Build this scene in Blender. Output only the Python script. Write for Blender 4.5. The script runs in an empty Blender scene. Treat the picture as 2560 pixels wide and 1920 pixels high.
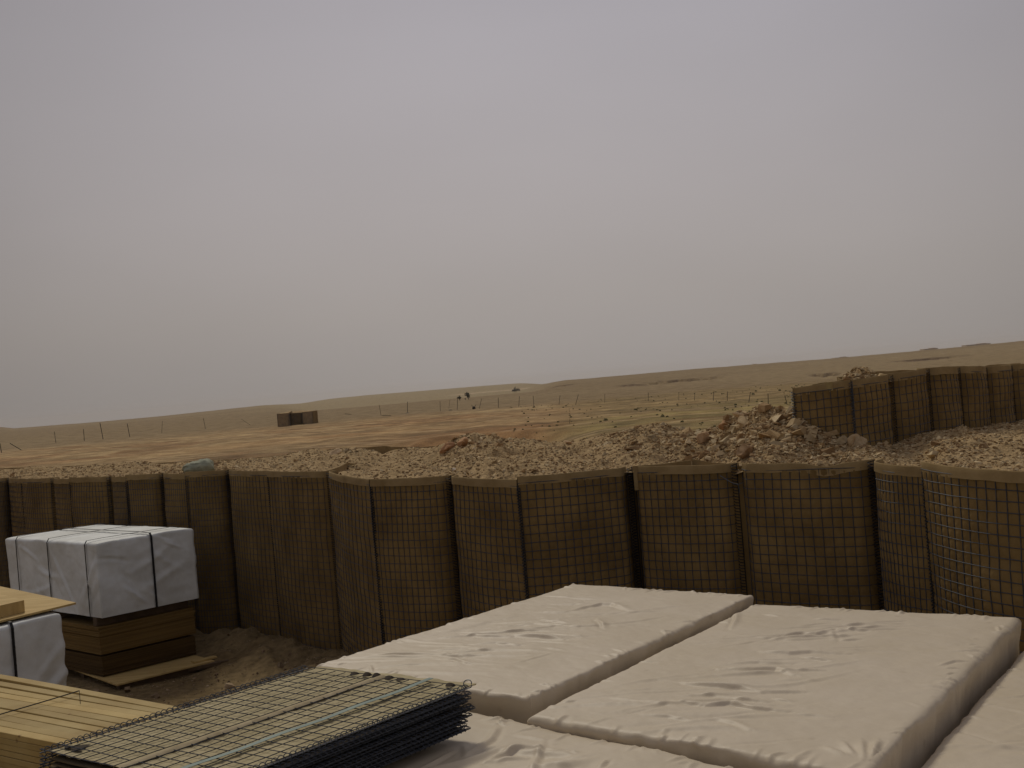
import bpy, math, random
import numpy as np
from mathutils import Matrix

rng = np.random.default_rng(7)
random.seed(7)
C = bpy.context.scene.collection
R = math.radians

# ------------------------------------------------------------------ camera, sky, sun
EYE = 3.05
F = 2800.0
ROLL = R(4.69)
cd = bpy.data.cameras.new("camera")
cd.sensor_width = 36.0
cd.sensor_fit = 'HORIZONTAL'
cd.lens = F / 2560.0 * 36.0
cd.clip_end = 9000
cam = bpy.data.objects.new("camera", cd)
C.objects.link(cam)
cam.matrix_world = Matrix.Translation((0, 0, EYE)) @ Matrix.Rotation(R(90), 4, 'X') @ Matrix.Rotation(-ROLL, 4, 'Z')
sc = bpy.context.scene
sc.camera = cam
sc.view_settings.view_transform = 'Standard'
sc.view_settings.look = 'None'
sc.view_settings.exposure = -0.06
sc.view_settings.gamma = 1.0
sc.cycles.volume_bounces = 1
sc.cycles.max_bounces = 6

SUN_EL, SUN_AZ = R(46), R(-19)      # azimuth measured from +Y towards +X
w = bpy.data.worlds.new("World")
sc.world = w
w.use_nodes = True
nt = w.node_tree
for n in list(nt.nodes):
    nt.nodes.remove(n)
N = nt.nodes.new
L = nt.links.new
out = N('ShaderNodeOutputWorld')
mixs = N('ShaderNodeMixShader')
mixs.inputs[0].default_value = 0.96
b1 = N('ShaderNodeBackground')
b2 = N('ShaderNodeBackground')
sky = N('ShaderNodeTexSky')
sky.sky_type = 'NISHITA'
sky.sun_disc = False
sky.sun_elevation = SUN_EL
sky.sun_rotation = SUN_AZ
sky.dust_density = 6
sky.air_density = 1.5
L(sky.outputs[0], b1.inputs[0])
b1.inputs[1].default_value = 0.08
tc = N('ShaderNodeTexCoord')
sx = N('ShaderNodeSeparateXYZ')
L(tc.outputs['Generated'], sx.inputs[0])
ramp = N('ShaderNodeValToRGB')           # dust-laden overcast by elevation
e = ramp.color_ramp.elements
e[0].position = 0.0
e[0].color = (0.330, 0.302, 0.286, 1)
e[1].position = 1.0
e[1].color = (0.34, 0.325, 0.36, 1)
for p, c in ((0.07, (0.345, 0.316, 0.304, 1)), (0.16, (0.362, 0.334, 0.338, 1)), (0.30, (0.362, 0.342, 0.368, 1)), (0.5, (0.30, 0.29, 0.34, 1))):
    q = ramp.color_ramp.elements.new(p)
    q.color = c
L(sx.outputs['Z'], ramp.inputs[0])
mp = N('ShaderNodeMapping')
mp.inputs['Scale'].default_value = (1.3, 1.3, 3.2)
L(tc.outputs['Generated'], mp.inputs[0])
no = N('ShaderNodeTexNoise')
no.inputs['Scale'].default_value = 1.7
no.inputs['Detail'].default_value = 5
no.inputs['Roughness'].default_value = 0.45
L(mp.outputs[0], no.inputs['Vector'])
mr = N('ShaderNodeMapRange')
mr.inputs[1].default_value = 0.3
mr.inputs[2].default_value = 0.7
mr.inputs[3].default_value = 0.955
mr.inputs[4].default_value = 1.045
L(no.outputs[0], mr.inputs[0])
# lens falloff put into the sky: brightest near the view centre, dimmer outwards
vd = N('ShaderNodeVectorMath')
vd.operation = 'DOT_PRODUCT'
L(tc.outputs['Generated'], vd.inputs[0])
gx, gz = R(4), R(9)
vd.inputs[1].default_value = (math.sin(gx) * math.cos(gz), math.cos(gx) * math.cos(gz), math.sin(gz))
mg = N('ShaderNodeMapRange')
mg.inputs[1].default_value = 0.87
mg.inputs[2].default_value = 1.0
mg.inputs[3].default_value = 0.79
mg.inputs[4].default_value = 1.11
L(vd.outputs['Value'], mg.inputs[0])
mm = N('ShaderNodeMath')
mm.operation = 'MULTIPLY'
L(mr.outputs[0], mm.inputs[0])
L(mg.outputs[0], mm.inputs[1])
L(ramp.outputs[0], b2.inputs[0])
L(mm.outputs[0], b2.inputs[1])
L(b1.outputs[0], mixs.inputs[1])
L(b2.outputs[0], mixs.inputs[2])
L(mixs.outputs[0], out.inputs[0])

sd = bpy.data.lights.new("sun", 'SUN')
sd.energy = 1.30
sd.angle = R(11)
sd.color = (1.0, 0.93, 0.78)
so = bpy.data.objects.new("sun", sd)
C.objects.link(so)
so.location = (0, 0, 30)
so.rotation_euler = (math.pi / 2 - SUN_EL, 0, math.pi - SUN_AZ)
# ------------------------------------------------------------------ helpers
CR, SR = math.cos(ROLL), math.sin(ROLL)
def px(x, y):
    """angles of a sighted point: right and down, in the levelled frame"""
    u, v = x - 1280.0, y - 960.0
    return u * CR - v * SR, u * SR + v * CR
def onz(x, y, z):
    X, Y = px(x, y)
    d = (EYE - z) * F / Y
    return np.array([X * d / F, d, z])
def atd(x, y, d):
    X, Y = px(x, y)
    return np.array([X * d / F, d, EYE - Y * d / F])

def _h(ix, iy, s):
    n = (ix * 374761393 + iy * 668265263 + s * 974634777) & 0x7fffffff
    n = ((n ^ (n >> 13)) * 1274126177) & 0x7fffffff
    n = (n ^ (n >> 16)) & 0xffff
    return n / 65535.0
def vnoise(x, y, s=0):
    x = np.asarray(x, float); y = np.asarray(y, float)
    ix = np.floor(x).astype(np.int64); iy = np.floor(y).astype(np.int64)
    fx = x - ix; fy = y - iy
    fx = fx * fx * (3 - 2 * fx); fy = fy * fy * (3 - 2 * fy)
    a = _h(ix, iy, s); b = _h(ix + 1, iy, s); c = _h(ix, iy + 1, s); d = _h(ix + 1, iy + 1, s)
    return (a * (1 - fx) + b * fx) * (1 - fy) + (c * (1 - fx) + d * fx) * fy - 0.5
def fbm(x, y, o=4, s=0, g=0.5):
    r = 0; a = 1.0; f = 1.0
    for i in range(o):
        r = r + a * vnoise(np.asarray(x) * f, np.asarray(y) * f, s + i * 17)
        a *= g; f *= 2.03
    return r
def sstep(a, b, x):
    t = np.clip((np.asarray(x, float) - a) / (b - a), 0, 1)
    return t * t * (3 - 2 * t)

class MB:
    def __init__(s): s.v = []; s.f = []; s.n = 0; s.c = []
    def add(s, V, Fq, col=None):
        V = np.asarray(V, float).reshape(-1, 3)
        Fq = np.asarray(Fq, np.int64)
        s.v.append(V); s.f.append(Fq + s.n); s.n += len(V)
        if col is not None: s.c.append(np.broadcast_to(np.asarray(col, float), (len(V), 3)))
    def grid(s, P, flip=False, closed=False, col=None):
        n, m = P.shape[:2]
        i = np.arange(n - 1)[:, None]; j = np.arange(m if closed else m - 1)[None, :]
        j2 = (j + 1) % m
        q = np.stack([i * m + j, (i + 1) * m + j, (i + 1) * m + j2, i * m + j2], -1).reshape(-1, 4)
        if flip: q = q[:, ::-1]
        s.add(P.reshape(-1, 3), q, col)
    def box(s, c, ax, ay, az):
        c = np.asarray(c, float); ax = np.asarray(ax, float) / 2; ay = np.asarray(ay, float) / 2; az = np.asarray(az, float) / 2
        V = [c + i * ax + j * ay + k * az for k in (-1, 1) for j in (-1, 1) for i in (-1, 1)]
        s.add(V, [(0, 2, 3, 1), (4, 5, 7, 6), (0, 1, 5, 4), (2, 6, 7, 3), (0, 4, 6, 2), (1, 3, 7, 5)])
    def tube(s, P, r, k=4, cap=True):
        P = np.asarray(P, float)
        T = np.gradient(P, axis=0)
        T /= np.linalg.norm(T, axis=1)[:, None] + 1e-12
        up = np.array([0, 0, 1.0]) if abs(T[:, 2]).mean() < 0.7 else np.array([0.3, 1.0, 0])
        A = np.cross(T, up); A /= np.linalg.norm(A, axis=1)[:, None] + 1e-12
        B = np.cross(T, A)
        th = np.arange(k) * 2 * math.pi / k
        G = P[:, None] + r * (np.cos(th)[None, :, None] * A[:, None] + np.sin(th)[None, :, None] * B[:, None])
        s.grid(G, closed=True)
        if cap and k == 4:
            n = len(P)
            b = s.n - n * k
            s.f.append(np.array([[b, b + 1, b + 2, b + 3]])); s.f.append(np.array([[b + (n - 1) * k + i for i in (3, 2, 1, 0)]]))
    def build(s, name, mat, parent=None, smooth=False):
        V = np.concatenate(s.v); me = bpy.data.meshes.new(name)
        me.vertices.add(len(V)); me.vertices.foreach_set('co', V.astype(np.float32).ravel())
        tot = sum(f.size for f in s.f)
        idx = np.concatenate([f.ravel() for f in s.f])
        ln = np.concatenate([np.full(len(f), f.shape[1]) for f in s.f])
        me.loops.add(tot); me.loops.foreach_set('vertex_index', idx.astype(np.int32))
        me.polygons.add(len(ln))
        me.polygons.foreach_set('loop_start', np.concatenate([[0], np.cumsum(ln)[:-1]]).astype(np.int32))
        me.polygons.foreach_set('loop_total', ln.astype(np.int32))
        me.polygons.foreach_set('use_smooth', np.full(len(ln), smooth))
        if s.c:
            a = me.color_attributes.new('tint', 'FLOAT_COLOR', 'POINT')
            cc = np.concatenate([np.concatenate(s.c), np.ones((len(V), 1))], 1)
            a.data.foreach_set('color', cc.astype(np.float32).ravel())
        me.update(calc_edges=True)
        me.validate()
        o = bpy.data.objects.new(name, me)
        if mat: me.materials.append(mat)
        C.objects.link(o)
        if parent is not None:
            o.parent = parent
        return o
def tag(o, label=None, cat=None, group=None, kind=None):
    if label: o['label'] = label
    if cat: o['category'] = cat
    if group: o['group'] = group
    if kind: o['kind'] = kind
    return o
def empty(name, loc=(0, 0, 0)):
    o = bpy.data.objects.new(name, None)
    o.empty_display_size = 0.2
    C.objects.link(o)
    o.location = loc
    return o
def adopt(root, parts):
    """parts were modelled in world coordinates: keep them in place under a root that stands at the thing's base"""
    inv = Matrix.Translation(root.location).inverted()
    for p in parts:
        p.parent = root
        p.matrix_parent_inverse = inv

# ------------------------------------------------------------------ materials
def mat(name, base, rough=0.8, metal=0.0, spec=0.3, var=0.0, scale=5.0, c2=None, detail=6, bump=0.0, bscale=None, tint=False, stretch=None, mixpos=(0.35, 0.65), coord='Object', fine=None):
    m = bpy.data.materials.new(name); m.use_nodes = True
    t = m.node_tree; n = t.nodes; l = t.links
    b = n['Principled BSDF']
    b.inputs['Roughness'].default_value = rough
    b.inputs['Metallic'].default_value = metal
    b.inputs['Specular IOR Level'].default_value = spec
    c = n.new('ShaderNodeTexCoord'); mpn = n.new('ShaderNodeMapping')
    l.new(c.outputs[coord], mpn.inputs[0])
    if stretch: mpn.inputs['Scale'].default_value = stretch
    base = tuple(base) + (1,)
    if c2 is None: c2 = tuple(x * (1 - var) for x in base[:3])
    nz = n.new('ShaderNodeTexNoise'); nz.inputs['Scale'].default_value = scale; nz.inputs['Detail'].default_value = detail
    nz.inputs['Roughness'].default_value = 0.6
    l.new(mpn.outputs[0], nz.inputs['Vector'])
    r = n.new('ShaderNodeValToRGB'); r.color_ramp.elements[0].position = mixpos[0]; r.color_ramp.elements[1].position = mixpos[1]
    r.color_ramp.elements[0].color = tuple(c2) + (1,); r.color_ramp.elements[1].color = base
    l.new(nz.outputs[0], r.inputs[0])
    col = r.outputs[0]
    if tint:
        a = n.new('ShaderNodeAttribute'); a.attribute_name = 'tint'
        mx = n.new('ShaderNodeMix'); mx.data_type = 'RGBA'; mx.blend_type = 'MULTIPLY'; mx.inputs[0].default_value = 1
        l.new(a.outputs['Color'], mx.inputs[6]); l.new(col, mx.inputs[7])
        col = mx.outputs[2]
    l.new(col, b.inputs['Base Color'])
    if bump:
        n2 = n.new('ShaderNodeTexNoise'); n2.inputs['Scale'].default_value = bscale or scale * 4; n2.inputs['Detail'].default_value = 8
        n2.inputs['Roughness'].default_value = 0.65
        l.new(mpn.outputs[0], n2.inputs['Vector'])
        bp = n.new('ShaderNodeBump'); bp.inputs['Strength'].default_value = 1; bp.inputs['Distance'].default_value = bump
        l.new(n2.outputs[0], bp.inputs['Height']); last = bp
        if fine:
            n3 = n.new('ShaderNodeTexNoise'); n3.inputs['Scale'].default_value = fine[0]; n3.inputs['Detail'].default_value = 6
            l.new(mpn.outputs[0], n3.inputs['Vector'])
            b3 = n.new('ShaderNodeBump'); b3.inputs['Strength'].default_value = 1; b3.inputs['Distance'].default_value = fine[1]
            l.new(n3.outputs[0], b3.inputs['Height']); l.new(bp.outputs[0], b3.inputs['Normal']); last = b3
            rr = n.new('ShaderNodeMapRange'); rr.inputs[1].default_value = 0.3; rr.inputs[2].default_value = 0.7; rr.inputs[3].default_value = 1 - fine[2]; rr.inputs[4].default_value = 1 + fine[2]
            l.new(n3.outputs[0], rr.inputs[0])
            vm = n.new('ShaderNodeVectorMath'); vm.operation = 'SCALE'; l.new(col, vm.inputs[0]); l.new(rr.outputs[0], vm.inputs['Scale'])
            l.new(vm.outputs[0], b.inputs['Base Color'])
        l.new(last.outputs[0], b.inputs['Normal'])
    m['col_node'] = 1
    return m
M = {}
M['terrain'] = mat('desert_earth', (1.0, 1.0, 1.0), 0.95, spec=0.1, c2=(0.66, 0.63, 0.58), mixpos=(0.40, 0.60), scale=0.45, detail=14, bump=0.05, bscale=1.3, tint=True, fine=(11, 0.03, 0.28))
M['rubble'] = mat('rubble_soil', (0.49, 0.35, 0.18), 0.95, spec=0.1, c2=(0.34, 0.23, 0.11), scale=5, detail=10, bump=0.03, bscale=16, fine=(45, 0.012, 0.3))
M['stone'] = mat('broken_stone', (1, 1, 1), 0.9, spec=0.15, c2=(0.7, 0.66, 0.6), scale=18, tint=True)
M['liner'] = mat('gabion_liner', (0.238, 0.158, 0.062), 0.95, spec=0.06, c2=(0.148, 0.095, 0.036), scale=2.2, detail=9, bump=0.002, bscale=60)
M['lit_liner'] = mat('lit_face_liner', (0.42, 0.30, 0.16), 0.95, spec=0.06, var=0.3, scale=2)  # paler liner copy: light on the far cluster's outer faces put into colour
M['cuff'] = mat('liner_cuff', (0.320, 0.230, 0.110), 0.95, spec=0.08, c2=(0.235, 0.162, 0.072), scale=4, bump=0.002, bscale=60)
M['wire'] = mat('galvanised_wire', (0.060, 0.068, 0.085), 0.6, metal=0.0, spec=0.3, var=0.4, scale=30)
M['rod'] = mat('bare_rod', (0.30, 0.30, 0.29), 0.4, metal=0.5, spec=0.5, var=0.4, scale=20)
M['coil'] = mat('coil_wire', (0.022, 0.021, 0.024), 0.7, var=0.3, scale=30)
M['wire_bright'] = mat('bright_wire', (0.11, 0.125, 0.135), 0.5, metal=0.3, spec=0.5, var=0.4, scale=20)
M['plastic'] = mat('tan_plastic_wrap', (0.60, 0.51, 0.38), 0.52, spec=0.30, c2=(0.55, 0.46, 0.325), scale=1.6, detail=8, bump=0.003, bscale=9)
M['white'] = mat('white_woven_wrap', (0.74, 0.76, 0.73), 0.6, spec=0.3, c2=(0.56, 0.56, 0.51), scale=2.2, detail=8, bump=0.006, bscale=6)
M['strap'] = mat('black_strap', (0.012, 0.012, 0.014), 0.5, var=0.3)
M['cyan'] = mat('blue_green_strap', (0.17, 0.24, 0.20), 0.5, var=0.25, scale=9)
M['ply_top'] = mat('plywood_face', (0.56, 0.40, 0.165), 0.75, spec=0.2, c2=(0.44, 0.30, 0.11), scale=2.5, stretch=(1, 6, 1))
M['pine'] = mat('pine_board', (1, 1, 1), 0.7, spec=0.2, c2=(0.80, 0.74, 0.62), scale=3.0, detail=8, tint=True, bump=0.001, bscale=20)
M['old_wood'] = mat('weathered_wood', (0.13, 0.085, 0.045), 0.85, var=0.4, scale=5)
M['dark_iron'] = mat('dark_iron', (0.035, 0.028, 0.022), 0.8, var=0.3, scale=5)
M['sandbag'] = mat('pale_sandbag', (0.37, 0.38, 0.27), 0.9, c2=(0.27, 0.28, 0.20), scale=14, bump=0.006, bscale=30)
M['canopy'] = mat('dusty_foliage', (0.085, 0.082, 0.050), 0.9, c2=(0.05, 0.05, 0.03), scale=3)
M['bark'] = mat('bark', (0.08, 0.055, 0.035), 0.9, var=0.3)
M['mud'] = mat('mud_brick', (0.55, 0.44, 0.32), 0.95, var=0.2, scale=0.5)
M['scrub'] = mat('scrub', (0.26, 0.23, 0.12), 0.9, c2=(0.19, 0.18, 0.08), scale=0.3)
M['yellow'] = mat('pale_patch', (0.36, 0.27, 0.115), 0.8, var=0.3, scale=14)
M['fabric'] = mat('stack_fabric', (0.50, 0.425, 0.255), 0.9, spec=0.1, c2=(0.40, 0.335, 0.19), scale=5, detail=8, bump=0.002, bscale=30)
M['fold'] = mat('fold_cloth', (0.46, 0.38, 0.24), 0.9, spec=0.1, c2=(0.33, 0.265, 0.155), scale=14)
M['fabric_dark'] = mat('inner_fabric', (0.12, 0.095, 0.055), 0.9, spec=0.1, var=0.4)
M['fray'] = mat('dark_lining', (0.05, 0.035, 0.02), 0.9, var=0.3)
def layered(name, a, b, period, coordz=True):
    """edge-on stack of sheets: thin pressed layers with uneven tone"""
    m = bpy.data.materials.new(name); m.use_nodes = True
    t = m.node_tree; n = t.nodes; l = t.links
    bs = n['Principled BSDF']; bs.inputs['Roughness'].default_value = 0.85; bs.inputs['Specular IOR Level'].default_value = 0.15
    c = n.new('ShaderNodeTexCoord'); mp_ = n.new('ShaderNodeMapping'); mp_.inputs['Scale'].default_value = (0.6, 0.6, 1 / period)
    l.new(c.outputs['Object'], mp_.inputs[0])
    nz = n.new('ShaderNodeTexNoise'); nz.inputs['Scale'].default_value = 1.6; nz.inputs['Detail'].default_value = 5
    l.new(mp_.outputs[0], nz.inputs['Vector'])
    r = n.new('ShaderNodeValToRGB'); r.color_ramp.elements[0].position = 0.35; r.color_ramp.elements[1].position = 0.62
    r.color_ramp.elements[0].color = b + (1,); r.color_ramp.elements[1].color = a + (1,)
    l.new(nz.outputs[0], r.inputs[0]); l.new(r.outputs[0], bs.inputs['Base Color'])
    return m
def knots(m, scale, amt):
    t = m.node_tree; n = t.nodes; l = t.links; b = n['Principled BSDF']
    src = b.inputs['Base Color'].links[0].from_socket
    c = n.new('ShaderNodeTexCoord'); v = n.new('ShaderNodeTexVoronoi'); v.inputs['Scale'].default_value = scale
    l.new(c.outputs['Object'], v.inputs['Vector'])
    r = n.new('ShaderNodeMapRange'); r.inputs[1].default_value = 0.03; r.inputs[2].default_value = 0.10; r.inputs[3].default_value = amt; r.inputs[4].default_value = 0.0
    l.new(v.outputs['Distance'], r.inputs[0])
    mx = n.new('ShaderNodeMix'); mx.data_type = 'RGBA'; l.new(r.outputs[0], mx.inputs[0]); l.new(src, mx.inputs[6]); mx.inputs[7].default_value = (0.16, 0.085, 0.03, 1)
    l.new(mx.outputs[2], b.inputs['Base Color'])
knots(M['pine'], 5.5, 0.75); knots(M['ply_top'], 3.5, 0.5); knots(M['plastic'], 4.0, 0.16)
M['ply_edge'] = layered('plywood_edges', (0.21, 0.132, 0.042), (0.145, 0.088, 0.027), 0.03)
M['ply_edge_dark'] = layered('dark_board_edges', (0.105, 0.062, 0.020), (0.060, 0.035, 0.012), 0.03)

# ------------------------------------------------------------------ wall line (front top edge), world plan
ZT = 2.21
JA = [(-215, 1216), (-95, 1204), (21, 1194), (130, 1195), (270, 1191.5), (402, 1183.5), (568, 1174.5), (820, 1178), (1120, 1190), (1573, 1167.5), (1834, 1159)]
MA = [(-150, 1209), (-32, 1199), (53, 1196.5), (174, 1195), (314, 1189), (463, 1182), (669, 1177), (925, 1198), (1293, 1196)]
def topd(p): return onz(p[0], p[1], ZT)
lineA = []
for i in range(len(JA)):
    lineA.append(topd(JA[i]))
    if i < len(MA): lineA.append(topd(MA[i]))
lineB = [topd(p) for p in [(1842, 1161), (2176, 1151), (2306, 1160), (2600, 1180)]]
e_out = np.array([0.75, -0.66, 0]); e_out /= np.linalg.norm(e_out)
lineB += [lineB[3] + e_out * 1.07, lineB[3] + e_out * 3.2]
lineB[0] = topd((1842, 1160))
frontline = np.array(lineA + lineB)

def seg_dist(X, Y, pts):
    d = np.full(np.shape(X), 1e9)
    for a, b in zip(pts[:-1], pts[1:]):
        ab = b[:2] - a[:2]
        t = np.clip(((X - a[0]) * ab[0] + (Y - a[1]) * ab[1]) / (ab @ ab), 0, 1)
        d = np.minimum(d, np.hypot(X - a[0] - t * ab[0], Y - a[1] - t * ab[1]))
    return d

# ------------------------------------------------------------------ ground: one sheet to the horizon
HX = [-600, 0, 30, 202, 399, 640, 918, 1240, 1488, 1740, 2090, 2560, 3200]
HY = [3, 3, 9, 10, 9, 2.5, -1.7, -1, 2, 0, 2.5, -2.5, -2]
def terrain(X, Y):
    X = np.asarray(X, float); Y = np.asarray(Y, float)
    D = np.maximum(np.hypot(X, Y) * np.where(Y > 0, 1, 1), 0.5)
    Dd = np.maximum(Y, 0.35 * D)
    ax = 1280 + X / Dd * F
    dy = np.interp(ax, HX, HY)
    left = 1 - sstep(640, 840, ax)
    right = sstep(1290, 1420, ax)
    mid = (1 - left) * (1 - right)
    zr = 3.05 - dy * 700 / F
    z_right = zr * sstep(170, 700, Dd) ** 1.0 - 8 * sstep(720, 1600, Dd)
    z_left = (3.05 - dy * 850 / F) * sstep(250, 850, Dd) - 10 * sstep(870, 1700, Dd)
    zm = 3.05 - dy * 1400 / F
    z_mid = -3.0 * sstep(335, 470, Dd) + (3.0 + zm) * sstep(520, 1400, Dd) - 12 * sstep(1420, 2400, Dd)
    z = left * z_left + right * z_right + mid * z_mid
    # rolling relief, stronger far off
    z = z + fbm(X / 55, Y / 55, 4, 3) * 0.30 * sstep(90, 260, D) * (1 - 0.5 * sstep(600, 1400, D)) + fbm(X / 9, Y / 9, 4, 5) * 0.16 * sstep(24, 60, D)
    z = z + (fbm(X / 2.2, Y / 2.2, 4, 65) * 0.10 + fbm(X / 0.7, Y / 0.9, 2, 66) * 0.04) * sstep(22, 32, D) * (1 - sstep(140, 180, D))
    z = z + np.abs(fbm(X / 5, Y / 16, 4, 55)) * 0.24 * sstep(28, 50, D) * (1 - sstep(120, 150, D)) * (1 - sstep(1330, 1450, ax))
    # dug-out hollow with a steep far bank
    q = np.exp(-((ax - 1190) / 230) ** 4)
    farb = 67 + 3.5 * fbm(ax / 130, ax * 0, 3, 9)
    z = z - 0.95 * q * sstep(34, 52, D) * (1 - sstep(farb, farb + 5.0, D))
    # eroded scarps
    for (cx, cw, d0, dep) in ((1705, 95, 305, 1.25), (1590, 50, 290, 0.45), (2065, 36, 215, 0.85), (1375, 60, 420, 0.9), (2330, 90, 330, 0.7)):
        g = np.exp(-((ax - cx) / cw) ** 4)
        edge = d0 + 9 * fbm(ax / 14, ax * 0, 3, 21)
        z = z - g * dep * sstep(edge - 34, edge - 4, Dd) * (1 - sstep(edge, edge + 3.0, Dd))
    # yard inside the wall: bank of spilled earth along the foot of the gabions
    near = D < 40
    zz = np.where(near, fbm(X / 1.6, Y / 1.6, 5, 11) * 0.07, 0)
    d = np.where(near, seg_dist(X, Y, frontline), 99)
    bank = 0.34 * (1 - sstep(0.0, 1.25, d)) * (0.8 + 0.9 * fbm(X / 0.8, Y / 0.8, 3, 31)) * np.where(ax < 1300, 1, 0.4)
    lump = np.where(near, np.abs(fbm(X / 0.35, Y / 0.35, 4, 33)) * 0.15 * (1 - sstep(0.2, 1.9, d)), 0)
    return z + zz + np.where(near, bank, 0) + lump - 0.10 * (1 - sstep(15, 19, D))

RG = np.concatenate([np.linspace(0.6, 7, 14)[:-1], 7 * np.exp(np.arange(0, 1.05, 0.0075)), 20 * np.exp(np.arange(0.006, 2.25, 0.0058)), 190 * np.exp(np.arange(0.0, 0.98, 0.0065)), 507 * np.exp(np.arange(0.01, 2.1, 0.02))])
RG = np.unique(RG)
AZ = np.concatenate([np.linspace(-180, -42, 24)[:-1], np.linspace(-42, 42, 760), np.linspace(42, 180, 24)[1:]])
A_, R_ = np.meshgrid(np.radians(AZ), RG)
gx_, gy_ = R_ * np.sin(A_), R_ * np.cos(A_)
gz_ = terrain(gx_, gy_)
Dd = np.maximum(gy_, 0.35 * R_); ax = 1280 + gx_ / Dd * F
n1 = fbm(gx_ / 22, gy_ / 22, 5, 41); n2 = fbm(gx_ / 6, gy_ / 6, 4, 43); n3 = fbm(gx_ / 90, gy_ / 90, 5, 47)
def mixc(a, b, t): return a * (1 - t[..., None]) + np.asarray(b) * t[..., None]
col = np.broadcast_to(np.array([0.225, 0.176, 0.105]), gx_.shape + (3,)).copy()      # yard soil
outz = sstep(17, 24, R_)
col = mixc(col, (0.37, 0.262, 0.145), outz)                                           # bladed orange earth
gr = outz * sstep(-0.1, 0.35, n1 + 0.25 * (1 - sstep(300, 1000, ax)))
col = mixc(col, (0.43, 0.325, 0.19), gr * 0.85)                                      # paler scraped lanes
col = mixc(col, (0.29, 0.175, 0.088), outz * sstep(0.08, 0.35, n2) * 0.6)
qd = np.exp(-((ax - 1190) / 240) ** 4) * sstep(64, 69, R_) * (1 - sstep(74, 84, R_))
col = mixc(col, (0.29, 0.17, 0.08), qd * 0.9)
grn = sstep(1320, 1520, ax + 90 * n1) * outz
col = mixc(col, (0.300, 0.228, 0.120), grn)
col = mixc(col, (0.255, 0.222, 0.085), grn * sstep(-0.2, 0.5, n1 + 0.5 * n2 + 0.3 * sstep(1500, 1750, ax)) * 0.5 * (1 - sstep(78, 112, R_)))
bey = sstep(138, 165, R_ + 20 * n1)
col = mixc(col, (0.295, 0.225, 0.135), bey)                                            # plain past the pickets
col = mixc(col, (0.35, 0.275, 0.17), bey * sstep(-0.05, 0.3, n3) * 0.6)
far = sstep(430, 620, R_) * (1 - sstep(1290, 1400, ax)) * sstep(560, 760, ax)
col = mixc(col, (0.39, 0.32, 0.20), far * 0.8)
road = np.exp(-((R_ - 760 - 60 * np.sin(ax / 160)) / 22) ** 2) * sstep(1090, 1180, ax) * (1 - sstep(1300, 1340, ax))
col = mixc(col, (0.58, 0.47, 0.34), road)
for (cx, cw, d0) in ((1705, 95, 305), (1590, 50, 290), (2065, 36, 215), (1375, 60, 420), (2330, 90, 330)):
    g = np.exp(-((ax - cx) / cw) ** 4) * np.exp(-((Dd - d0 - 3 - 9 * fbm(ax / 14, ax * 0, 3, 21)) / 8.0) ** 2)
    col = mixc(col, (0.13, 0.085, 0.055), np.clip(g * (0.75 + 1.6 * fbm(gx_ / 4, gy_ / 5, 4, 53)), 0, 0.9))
st_ = fbm(gx_ / 14 + 5, gy_ / 2.6 + gx_ / 30, 5, 49)
wt_ = (outz * (1 - sstep(120, 170, R_)))[..., None]
col = col * (1 + wt_ * 0.55 * np.clip(st_, -.5, .5)[..., None] + 0.35 * fbm(gx_ / 2.2, gy_ / 2.2, 4, 51)[..., None] * wt_ * 0.9)
for tr_ in range(5):      # wheel tracks across the bladed ground
    yc = 62 + tr_ * 11 + gx_ * (0.25 - 0.12 * tr_) + 3 * fbm(gx_ / 25, gx_ * 0 + tr_, 3, 57)
    for o_ in (0, 1.9):
        col = mixc(col, (0.50, 0.385, 0.25), np.exp(-((gy_ - yc - o_) / 0.35) ** 2) * outz * 0.65 * sstep(-0.35, 0.1, fbm(gx_ / 12, gx_ * 0 + tr_ * 9, 3, 58)))
        col = mixc(col, (0.22, 0.125, 0.06), np.exp(-((gy_ - yc - o_ - 0.8) / 0.35) ** 2) * outz * 0.55 * sstep(-0.2, 0.2, fbm(gx_ / 9, gx_ * 0 + tr_ * 5, 3, 59)))
fb_ = sstep(100, 200, R_)[..., None]
col = col * (np.array([1.06, 0.97, 0.80]) * (1 - fb_) + np.array([1.00, 0.94, 0.80]) * fb_)
mb = MB()
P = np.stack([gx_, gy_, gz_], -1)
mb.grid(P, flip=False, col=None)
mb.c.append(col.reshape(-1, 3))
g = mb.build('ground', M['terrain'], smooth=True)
g.data.flip_normals()
tag(g, kind='structure')

def ground_hit(x, y, lo=20, hi=3000):
    X, Y = px(x, y)
    D = lo * np.exp(np.arange(0, math.log(hi / lo), 0.002))
    z = EYE - Y * D / F
    t = terrain(X * D / F, D)
    k = np.argmax(z <= t)
    return D[k]

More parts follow.
